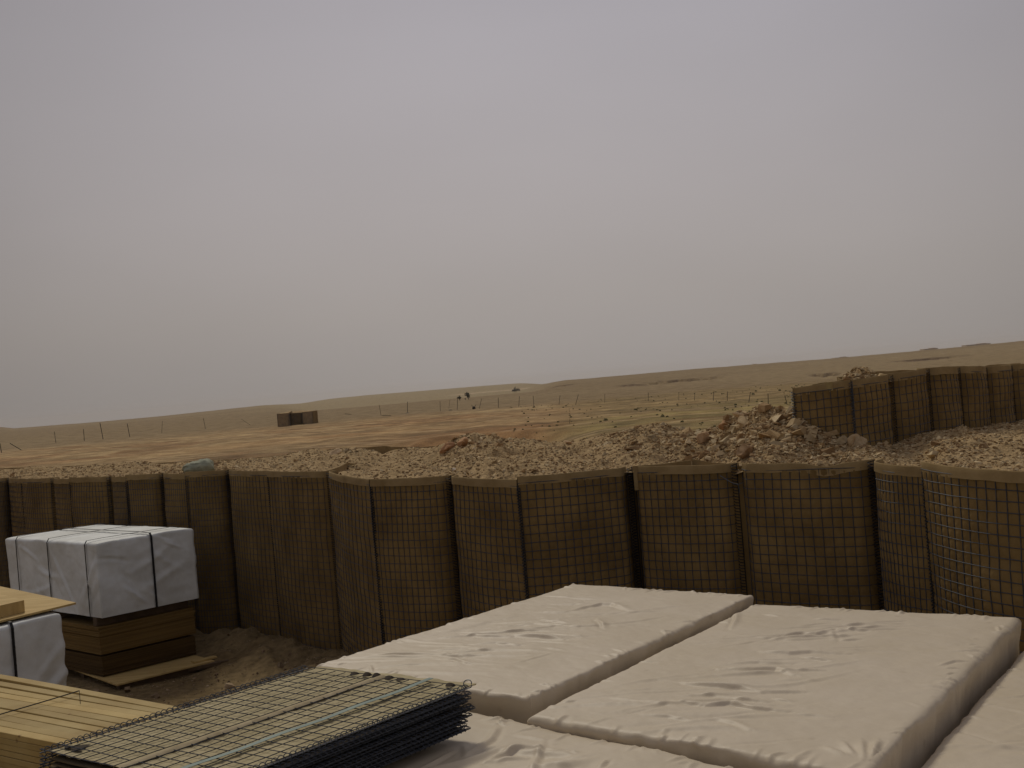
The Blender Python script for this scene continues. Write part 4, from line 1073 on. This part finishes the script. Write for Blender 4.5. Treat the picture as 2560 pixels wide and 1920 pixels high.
# plywood stacks under it
U3 = (wR - wF) / lu0; E3 = (wL - wF) / lv0
def slab_stack(name, F_, lu, lv, z1, z0, mat_side, mat_top, label, cat, jit=0.006, th=0.018, seed=0, group=None):
    r_ = np.random.default_rng(seed); n_ = int((z1 - z0) / th)
    m = MB(); m2 = MB()
    root = empty(name, (float(F_[0]), float(F_[1]), z0)); tag(root, label, cat, group)
    for i in range(n_):
        c = F_ + U3 * (lu / 2 + r_.normal(0, jit)) + E3 * (lv / 2 + r_.normal(0, jit)); c = np.array([c[0], c[1], z0 + (i + 0.5) * th])
        (m if i < n_ - 1 else m2).box(c, U3 * lu, E3 * lv, np.array([0, 0, th - 0.0015]))
    a_ = m.build('board_layers', mat_side); b_ = m2.build('top_board', mat_top)
    adopt(root, [a_, b_]); return root
pF = onz(247, 1568, 0.60)
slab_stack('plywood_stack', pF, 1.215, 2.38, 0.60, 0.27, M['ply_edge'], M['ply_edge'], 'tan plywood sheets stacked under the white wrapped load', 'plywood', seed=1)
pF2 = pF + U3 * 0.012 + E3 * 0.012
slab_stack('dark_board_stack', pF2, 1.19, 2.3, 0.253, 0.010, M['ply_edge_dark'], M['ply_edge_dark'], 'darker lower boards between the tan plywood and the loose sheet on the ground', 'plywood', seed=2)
m = MB()
for q_ in (0.12, 1.15, 2.2):
    m = MB(); c = pF + U3 * 0.6 + E3 * q_; m.box(np.array([c[0], c[1], 0.65]), U3 * 1.16, E3 * 0.09, np.array([0, 0, 0.096])); adopt(wb1, [m.build('bearer', M['old_wood'])])
m = MB(); c_ = pF + U3 * 0.6 + E3 * 1.15; m.box(np.array([c_[0], c_[1], 0.262]), U3 * 1.1, E3 * 2.2, np.array([0, 0, 0.014])); 
sp = m.build('spacer_board', M['ply_edge_dark']); tag(sp, 'thin dark board between the two plywood layers under the white load', 'board')
# loose sheet on the ground poking out in front
s1, s2 = onz(292, 1712, 0.0), onz(536, 1652, 0.0)
sU = (s2 - s1); lsu = np.linalg.norm(sU); sU = sU / lsu; sE = np.array([-sU[1], sU[0], 0])
m = MB(); c_ = s1 + sU * lsu / 2 + sE * 1.15; m.box(np.array([c_[0], c_[1], -0.006]), sU * lsu, sE * 2.3, np.array([0, 0, 0.018]))
bs = m.build('plywood_sheet', M['ply_top']); tag(bs, 'loose plywood sheet on the ground poking out below the board stack', 'plywood sheet')
m = MB()
for q_ in (0.12, 1.2, 2.2):
    m = MB(); c_ = s1 + sU * lsu / 2 + sE * q_; m.box(np.array([c_[0], c_[1], -0.066]), sU * (lsu - 0.12), sE * 0.09, np.array([0, 0, 0.10])); adopt(bs, [m.build('bearer', M['old_wood'])])
m = MB(); c_ = onz(518, 1649, 0.02); m.box(np.array([c_[0] - 0.05, c_[1] + 0.05, 0.014]), sU * 0.30, sE * 0.10, np.array([0, 0, 0.02]))
ofc = m.build('wood_offcut', M['ply_top']); tag(ofc, 'short offcut of board lying on the right corner of the loose plywood sheet', 'offcut')
# weathered plank
a = onz(470, 1672, -0.045); b = onz(664, 1634, 0.0); d = b - a; ln = np.linalg.norm(d); d /= ln; sd2 = np.cross(d, [0, 0, 1.0]); up = np.cross(sd2, d)
m = MB(); m.box((a + b) / 2 - [0, 0, 0.0], d * ln, sd2 * 0.14, up * 0.04)
pl = m.build('plank', M['old_wood']); tag(pl, 'dark weathered plank lying on the soil right of the loose plywood sheet', 'plank')

# second white load, with a plywood sheet and a timber block on top
z2 = 1.31
sR_ = onz(190, 1509, z2 + 0.018); sFr = onz(0, 1555, z2 + 0.018); sBk = onz(0, 1468, z2 + 0.018)
e_f = (sFr - sR_)[:2]; e_f /= np.linalg.norm(e_f); e_b = (sBk - sR_)[:2]; e_b /= np.linalg.norm(e_b)
ef3 = np.array([e_f[0], e_f[1], 0]); eb3 = np.array([e_b[0], e_b[1], 0])
rR = onz(153, 1532, z2 - 0.02)                     # right corner of the load
rF = rR + ef3 * 1.12; rBk = rR + eb3 * 2.2; rL = rF + eb3 * 2.2
dg2 = [(0.9, 0.70, 0.75, 0.5, 0.035, 0.03, 0), (0.7, 0.85, 0.7, 0.5, 0.035, 0.025, 0.1), (0.95, 0.40, 0.8, 0.3, 0.03, 0.014, 0.1), (0.6, 0.95, 0.2, 0.4, 0.03, 0.02, 0.1)]
dg2 = [(1.12 - (a_ - 0.2) + 0.2 if False else a_, b_, -c_, d_, e_, f_, g_) for (a_, b_, c_, d_, e_, f_, g_) in dg2]
wb2, lu2, lv2 = white_block(rF, rR, rBk, rL, z2 - 0.012, 0.30, 27, 'white wrapped strapped load at the left edge, below the overhanging plywood sheet', (0.55,), (0.2, 0.6), dg2)
m = MB(); u_ = (rR - rF) / np.linalg.norm((rR - rF)[:2])
for q_ in (0.15, 1.1, 2.0):
    m = MB(); c_ = rF + u_ * 0.56 + eb3 * q_; m.box(np.array([c_[0], c_[1], 0.08]), u_ * 1.1, eb3 * 0.1, np.array([0, 0, 0.44])); adopt(wb2, [m.build('bearer', M['old_wood'])])
m = MB(); lsf, lsb = 1.22, 2.44
c_ = sR_ + ef3 * lsf / 2 + eb3 * lsb / 2; m.box(np.array([c_[0], c_[1], z2 + 0.020]), ef3 * lsf, eb3 * lsb, np.array([0, 0, 0.018]))
ps = m.build('plywood_sheet', M['ply_top']); tag(ps, 'plywood sheet overhanging the white load at the left edge', 'plywood sheet')
m = MB(); tR = onz(60, 1500, z2 + 0.14); tB = onz(0, 1484, z2 + 0.14)
td = (tB - tR); td /= np.linalg.norm(td); tf = ef3
c_ = tR + td * 0.6 + tf * 0.35
hU = tf * 0.7; m.box(np.array([c_[0], c_[1], z2 + 0.031 + 0.054]), hU, td * 1.2, np.array([0, 0, 0.108]))
tb = m.build('timber_block', M['ply_edge_t'] if 'ply_edge_t' in M else M['ply_top']); tag(tb, 'thick block of timber lying on the plywood sheet at the left edge', 'timber')

# --- lumber bundle lower left
lz = 1.12
pA, pB_ = onz(0, 1697, lz), onz(452, 1766, lz); pC = onz(0, 1830, lz)
ld = (pB_ - pA); ld /= np.linalg.norm(ld); lw = np.array([ld[1], -ld[0], 0]); 
if lw @ (pC - pA) < 0: lw = -lw
wid = float(lw @ (pC - pA))
root = empty('lumber_bundle', (float(pA[0] + 1.2), float(pA[1] - 1.3), 0.0))
tag(root, 'bound pile of yellow pine planks in the lower left corner', 'lumber')
nb_ = 10; bw = wid / nb_; start = pA - ld * 0.25; parts = []
r_ = np.random.default_rng(77)
endp = float(ld @ (pB_ - start)) + 0.30
fan = np.array([0.034, 0.022, 0.010, 0.014, 0.004, 0.012, 0.0, 0.009, 0.002, 0.0])
for lay in range(11):
    for i in range(nb_):
        if lay > 0 and i < nb_ - 2 and lay % 11 != 0 and i > 0: continue
        zt_ = lz - lay * 0.0385 - 0.019 + (r_.uniform(-0.003, 0.003))
        lenp = endp + r_.uniform(-0.05, 0.05)
        off = bw * (i + 0.5)
        n_ = 14
        t_ = np.linspace(0, lenp, n_)
        c = start[None] + t_[:, None] * ld + off * lw[None]
        skew = r_.normal(0, 0.006) * (1 if lay == 0 else 0.5)
        lift = (fan[i] * (1 - t_ / lenp) if lay == 0 else 0) + 0.0 * t_
        c = c + (skew * (t_ / lenp - 0.5) * 2)[:, None] * lw + 0
        if lay: c = c + lw[None] * r_.normal(0, 0.003)
        c[:, 2] = zt_ + lift + (0.002 * np.sin(t_ * 2 + i) if lay == 0 else 0)
        hw = (bw - 0.005) / 2; hh = 0.0182
        G = np.zeros((n_, 8, 3)); ch = 0.0025
        for k_, (a_, b_) in enumerate(((-hw + ch, hh), (hw - ch, hh), (hw, hh - ch), (hw, -hh + ch), (hw - ch, -hh), (-hw + ch, -hh), (-hw, -hh + ch), (-hw, hh - ch))):
            G[:, k_] = c + a_ * lw; G[:, k_, 2] += b_
        tone = r_.uniform(0.80, 1.10)
        base_ = np.array([0.50, 0.37, 0.145]) * tone
        m = MB(); m.grid(G, closed=True, col=base_)
        m.f.append(np.array([[k_ for k_ in range(8)]])); m.f.append(np.array([[(n_ - 1) * 8 + 7 - k_ for k_ in range(8)]]))
        parts.append(m.build('plank', M['pine']))
m = MB(); cs = start + ld * 1.35; pts = []
for q_ in np.linspace(-0.01, wid + 0.01, 20): pts.append(cs + lw * q_ + ld * (0.10 * (q_ / wid) ** 1.5 * -1 + 0.05) + np.array([0, 0, 0.016 + 0.02 * (1 - q_ / wid)]))
pts.append(cs + lw * (wid + 0.012) + ld * -0.05 - np.array([0, 0, 0.1])); pts.append(cs + lw * (wid + 0.012) + ld * -0.05 - np.array([0, 0, 0.42]))
m.tube(np.array(pts), 0.004, 4); parts.append(m.build('binding_wire', M['strap']))
m = MB()
for q_ in (0.3, 1.6, 2.6):
    m = MB(); c = start + ld * min(q_, endp - 0.2) + lw * wid / 2; m.box(np.array([c[0], c[1], (lz - 11 * 0.0385) / 2 - 0.06]), ld * 0.12, lw * (wid - 0.02), np.array([0, 0, lz - 11 * 0.0385 + 0.12])); parts.append(m.build('bearer', M['old_wood']))
adopt(root, parts)
print('STAGE yard done')

# ------------------------------------------------------------------ beyond the wall
def post(xb, yb, xt, yt, label, w_=0.055, thick=1.0):
    D = ground_hit(xb, yb, 60)
    pb = atd(xb, yb, D); pt = atd(xt, yt, D)
    m = MB(); d = pt - pb; ln = np.linalg.norm(d); d /= ln
    x_ = np.cross(d, [0, 1.0, 0]); x_ /= np.linalg.norm(x_); y_ = np.cross(d, x_)
    g0 = pb - d * 0.25
    h = (ln + 0.25)
    m.box(g0 + d * h / 2, x_ * w_ * thick, y_ * 0.012, d * h)            # angle iron: two flanges
    m.box(g0 + d * h / 2 + y_ * w_ / 2 + x_ * (w_ * thick / 2 - 0.006), x_ * 0.012, y_ * w_ * 0.9, d * h)
    o_ = m.build('picket', M['dark_iron']); tag(o_, label, 'picket', 'iron pickets across the plain')
    return D
PO = [(4, 1132, 0, 1108, 'iron picket cut by the left edge of the photo', 1.2), (53.5, 1125, 24.6, 1108, 'iron picket leaning far over near the left edge', 1.2),
      (140, 1107, 136, 1079, 'thin upright picket first right of the fallen-over one', .9), (211, 1102, 209, 1072.5, 'straight picket left of the tallest picket', 1.1),
      (258, 1097.7, 250, 1057, 'tallest picket, standing against the sky line at left', 1.4), (324.6, 1092, 318, 1058.6, 'tall picket right next to the tallest one', 1.3),
      (404.5, 1082.6, 406, 1053, 'pale thin picket left of the two before the small gabion cluster', .6), (514, 1072.5, 508.6, 1045.6, 'thin picket tilting left, second to the left of the small gabion cluster', .8),
      (626, 1063, 603, 1047, 'slanting thin picket just left of the small gabion cluster', .6),
      (953, 1040, 948, 1012, 'picket with a fallen one lying at its foot', .9), (1018.6, 1031, 1018.6, 1004, 'thick dark picket rising from a low dark lump', 1.3),
      (1101, 1028, 1100, 1003, 'thin picket left of the picket with the black bundle', .8), (1122, 1022, 1125, 999.5, 'faint picket with a black bundle at its foot', .6),
      (1143, 1025, 1144, 998, 'dark picket below the left bush', 1.1), (1198, 1022, 1204, 996.7, 'picket leaning right beside the dark drum', .9),
      (1245.8, 1019.5, 1245.8, 994, 'upright picket second to the right of the dark drum', 1.1), (1297, 1017.4, 1298.5, 991, 'upright picket below the right bush', 1.1),
      (1334.6, 1015.4, 1333, 989, 'picket third left of the two that lean right together', 1.0), (1397.4, 1012, 1400, 988.5, 'left one of the two pickets that lean right together', .9),
      (1439, 1012, 1446, 986, 'right one of the two pickets, leaning the most', .9), (1512, 1006.7, 1512, 984.7, 'pale upright picket first right of the leaning pair', .7),
      (1620.7, 1003, 1620.5, 981, 'lone upright picket below the long dark scarp', .8), (1697, 1001.5, 1697, 981, 'very faint picket below the right end of the scarp', .5),
      (1736, 1001.5, 1737.6, 981, 'faint picket between the faintest one and the mound', .7), (1783, 1002, 1785, 977, 'upright picket above the left slope of the mound', .8),
      (1818, 1002.3, 1819, 978.5, 'picket fourth from the upper tier of gabions', .8), (1872, 1006.6, 1876, 980.6, 'picket leaning right above the mound, third from the upper tier', .9),
      (1920.7, 1011, 1920, 984, 'upright picket above the mound top, second from the upper tier', .9), (1968, 1012, 1962, 989, 'picket leaning left beside the end of the upper tier', .8),
      (1423.5, 1059, 1425, 1046, 'short thin stake alone in the reddish scraped ground', .4)]
for (xb, yb, xt, yt, lb_, tk) in PO: post(xb, yb, xt, yt, lb_, thick=tk)
def lying(xa, ya, xb, yb, label, r=0.05):
    D = ground_hit((xa + xb) / 2, (ya + yb) / 2, 60); a = atd(xa, ya, D); b = atd(xb, yb, D); a[2] += 0.02; b[2] += 0.02
    d = b - a; ln = np.linalg.norm(d); d /= ln; m = MB(); y_ = np.array([0, 1.0, 0]); z_ = np.cross(d, y_)
    m.box((a + b) / 2, d * ln, y_ * 0.08, z_ * 0.02); m.box((a + b) / 2 + z_ * 0.03 + y_ * 0.035, d * ln, y_ * 0.012, z_ * 0.05)
    o_ = m.build('fallen_picket', M['dark_iron']); tag(o_, label, 'picket', 'fallen pickets')
lying(862, 1035, 887, 1037.7, 'fallen picket lying alone right of the small gabion cluster')
lying(955, 1040, 977.5, 1039.5, 'fallen picket lying at the foot of a standing one')
def lump(x, y, wpx, hpx, label, name, cat, seed, horns=False):
    D = ground_hit(x, y, 60); s_ = D / F; b = atd(x, y, D)
    r_ = np.random.default_rng(seed); m = MB()
    th = np.linspace(0, 2 * math.pi, 16, endpoint=False); zs = np.linspace(0, 1, 7)
    G = np.zeros((7, 16, 3))
    for k_, zf in enumerate(zs):
        rad = (1 - (0.25 if horns else 1) * zf ** (3 if horns else 2)) * (1 + 0.12 * np.sin(3 * th + seed)) * (0.02 if k_ == 6 else 1)
        G[k_, :, 0] = b[0] + rad * np.cos(th) * wpx * s_ / 2; G[k_, :, 1] = b[1] + rad * np.sin(th) * wpx * s_ / 3; G[k_, :, 2] = b[2] - 0.05 + zf * hpx * s_
    m.grid(G, closed=True)
    if horns:
        for sgn in (-1, 1): m.tube([b + [sgn * wpx * s_ * .4, 0, hpx * s_ * .8], b + [sgn * wpx * s_ * .62, 0, hpx * s_ * 1.3]], 0.03)
    o_ = m.build(name, M['dark_iron'], smooth=False); tag(o_, label, cat)
lump(1185, 1023, 8, 8.5, 'small dark drum with two prongs standing on the plain', 'drum', 'drum', 3, True)
lump(1126.5, 1026, 12, 3.2, 'black bundle lying at the foot of a faint picket', 'cloth_bundle', 'bundle', 4)
lump(1018.6, 1033, 13, 2.6, 'low dark lump round the foot of the thick dark picket', 'wire_heap', 'heap', 5)

# small gabion cluster
cl = empty('gabion_cluster', (0, 0, 0))
D0 = ground_hit(725, 1064, 60)
tag(cl, 'small cluster of low gabions standing alone on the plain at left', 'gabion cluster')
cl.location = tuple(atd(735, 1062, D0))
corners = [(692, 1034.5, 0), (721, 1032.5, -0.1), (724, 1033, 1.4), (754, 1031.2, 1.5), (757, 1030, -0.1), (781, 1027.5, 0.35)]
prt = []
for (a0, b0) in zip(corners[:-1], corners[1:]):
    A_p = atd(a0[0], a0[1], D0 + a0[2]); B_p = atd(b0[0], b0[1], D0 + b0[2])
    lin, wir, cuf = MB(), MB(), MB()
    half_panel(lin, wir, cuf, A_p, B_p, A_p[2], B_p[2], A_p[2] - 1.9, 0.08, 1, 1, 10, 1, a0[0], wr=0.006)
    c_ = lin.build('gabion_cell', M['lit_liner'] if a0[0] in (692, 757) else M['liner'], smooth=True); c1 = wir.build('wire_mesh', M['wire']); c2 = cuf.build('cuff', M['cuff'])
    c1.parent = c_; c2.parent = c_; prt.append(c_)
# back, ends and heaped fill
fp = np.array([atd(c[0], c[1], D0 + c[2]) for c in corners]); bpk = fp + np.array([0.2, 1.6, 0]); bpk[:, 1] = D0 + 2.9
ring = np.vstack([fp[:1], bpk, fp[-1:]]); G = np.stack([ring, ring - [0, 0, 1.9]]); m = MB(); m.grid(G); prt.append(m.build('back_panel', M['liner']))
tq = np.linspace(0, 1, 40); cF = np.linspace(0, 1, 6); fpp = np.stack([np.interp(tq, cF, fp[:, i]) for i in range(3)], -1); bpp = np.stack([np.interp(tq, cF, bpk[:, i]) for i in range(3)], -1)
vq = np.linspace(0, 1, 12); G = fpp[None] * (1 - vq[:, None, None]) + bpp[None] * vq[:, None, None]
G[..., 2] += 0.26 * np.sin(math.pi * vq)[:, None] * np.sin(math.pi * tq)[None] ** 0.5 * (0.8 + fbm(G[..., 0] / 0.5, G[..., 1] / 0.5, 3, 141)) - 0.03
m = MB(); m.grid(G, flip=True); prt.append(m.build('earth_fill', M['rubble'], smooth=True))
adopt(cl, prt)

# bushes and trees
def bush(x, y, wpx, hpx, label, seed, nleaf=420):
    D = ground_hit(x, y, 60); s_ = D / F; b = atd(x, y, D); root = empty('bush', tuple(b)); tag(root, label, 'bush', 'bushes on the plain')
    r_ = np.random.default_rng(seed); W, H = wpx * s_, hpx * s_
    m = MB(); cl_ = r_.normal(0, 1, (9, 3)) * [W * .22, W * .2, H * .18] + [0, 0, H * .58]
    pts = cl_[r_.integers(0, 9, nleaf)] + r_.normal(0, 1, (nleaf, 3)) * [W * .12, W * .12, H * .11]
    for p_ in pts:
        a_ = r_.normal(0, 1, 3); a_ /= np.linalg.norm(a_); c_ = np.cross(a_, r_.normal(0, 1, 3)); c_ /= np.linalg.norm(c_); q_ = W * 0.055
        m.add([p_ - a_ * q_ - c_ * q_, p_ + a_ * q_ - c_ * q_, p_ + a_ * q_ + c_ * q_, p_ - a_ * q_ + c_ * q_], [(0, 1, 2, 3)])
    cr_ = m.build('crown', M['canopy'], root)
    m = MB()
    for i in range(4): m.tube([[0, 0, -0.1], [cl_[i][0] * .4, cl_[i][1] * .4, H * .3], list(cl_[i])], 0.03)
    m.build('stem', M['bark'], root)
bush(1150, 1002, 9, 13, 'narrow dark bush, left one of the pair beyond the pickets', 1)
bush(1172, 999, 13, 17, 'tall dark bush, right one of the pair beyond the pickets', 2)
bush(1288, 981, 13, 11, 'round dark bush alone farther right beside the pale track', 3)
bush(1163, 1000, 4, 5, 'tiny bush between the pair beyond the pickets', 4, 120)

# scrub tufts on the green ground
n = 300; r_ = np.random.default_rng(12)
aa = R(0) + np.arctan((r_.uniform(1270, 2050, n) - 1280) / F); rr = r_.uniform(45, 150, n)
Xs, Ys = rr * np.tan(aa), rr; zs = terrain(Xs, Ys)
m = MB()
for x0, y0, z0 in zip(Xs, Ys, zs):
    S = r_.uniform(0.05, 0.13) + (0.08 if r_.random() < 0.06 else 0)
    for k_ in range(4):
        a_ = r_.uniform(0, math.pi); dx, dy_ = math.cos(a_) * S, math.sin(a_) * S; h_ = S * r_.uniform(0.5, 1.0)
        m.add([[x0 - dx, y0 - dy_, z0 - 0.03], [x0 + dx, y0 + dy_, z0 - 0.03], [x0 + dx * .6, y0 + dy_ * .6, z0 + h_], [x0 - dx * .7, y0 - dy_ * .7, z0 + h_ * .8]], [(0, 1, 2, 3)])
o = m.build('scrub_tufts', M['scrub']); tag(o, 'low green brown tufts dotted over the plain right of the scraped ground', 'scrub', kind='stuff')

# mud compounds on the skyline
def compound(x, y, wpx, hpx, D, label, seed):
    s_ = D / F; b = atd(x, y, D); root = empty('mud_building', (b[0], b[1], b[2])); tag(root, label, 'building', 'mud buildings on the skyline')
    r_ = np.random.default_rng(seed); W, H = wpx * s_, hpx * s_
    m = MB(); m.box([0, 0, H / 2 - 1.5], [W, 0, 0], [0, 8, 0], [0, 0, H + 3]); m.build('wall', M['mud'], root)
    m = MB(); m.box([W * .22, 0, H + 0.5 * s_ * 1.2], [W * .28, 0, 0], [0, 6, 0], [0, 0, 1.2 * s_]); m.build('roof_parapet', M['mud'], root)
compound(2100, 895, 33, 1.5, 720, 'low pale mud building on the skyline left of the upper tier', 1)
compound(2157, 891.5, 7, 1.5, 720, 'tiny mud hut on the skyline just right of the low building', 2)
compound(2322, 873, 34, 1.5, 720, 'long flat mud building on the skyline above the upper tier', 3)
compound(2440, 862, 60, 1.5, 720, 'longest flat mud wall on the skyline near the right edge', 4)
compound(1880, 912.5, 26, 1.0, 720, 'faint low mud building on the skyline left of centre of the right hill', 5)

# ------------------------------------------------------------------ dust haze
m = MB(); m.box([0, 900, 2.5], [5200, 0, 0], [0, 5200, 0], [0, 0, 31])
hz = m.build('haze', None); tag(hz, 'thin dust haze over the plain', 'haze', kind='stuff')
hm2 = bpy.data.materials.new('dust_haze'); hm2.use_nodes = True; t = hm2.node_tree
for n_ in list(t.nodes):
    if n_.type == 'BSDF_PRINCIPLED': t.nodes.remove(n_)
pv = t.nodes.new('ShaderNodeVolumePrincipled'); pv.inputs['Density'].default_value = 0.00016; pv.inputs['Color'].default_value = (0.93, 0.90, 0.86, 1)
t.links.new(pv.outputs[0], [x for x in t.nodes if x.type == 'OUTPUT_MATERIAL'][0].inputs['Volume'])
hz.data.materials.append(hm2)
print('faces', sum(len(o.data.polygons) for o in bpy.data.objects if o.type == 'MESH'))
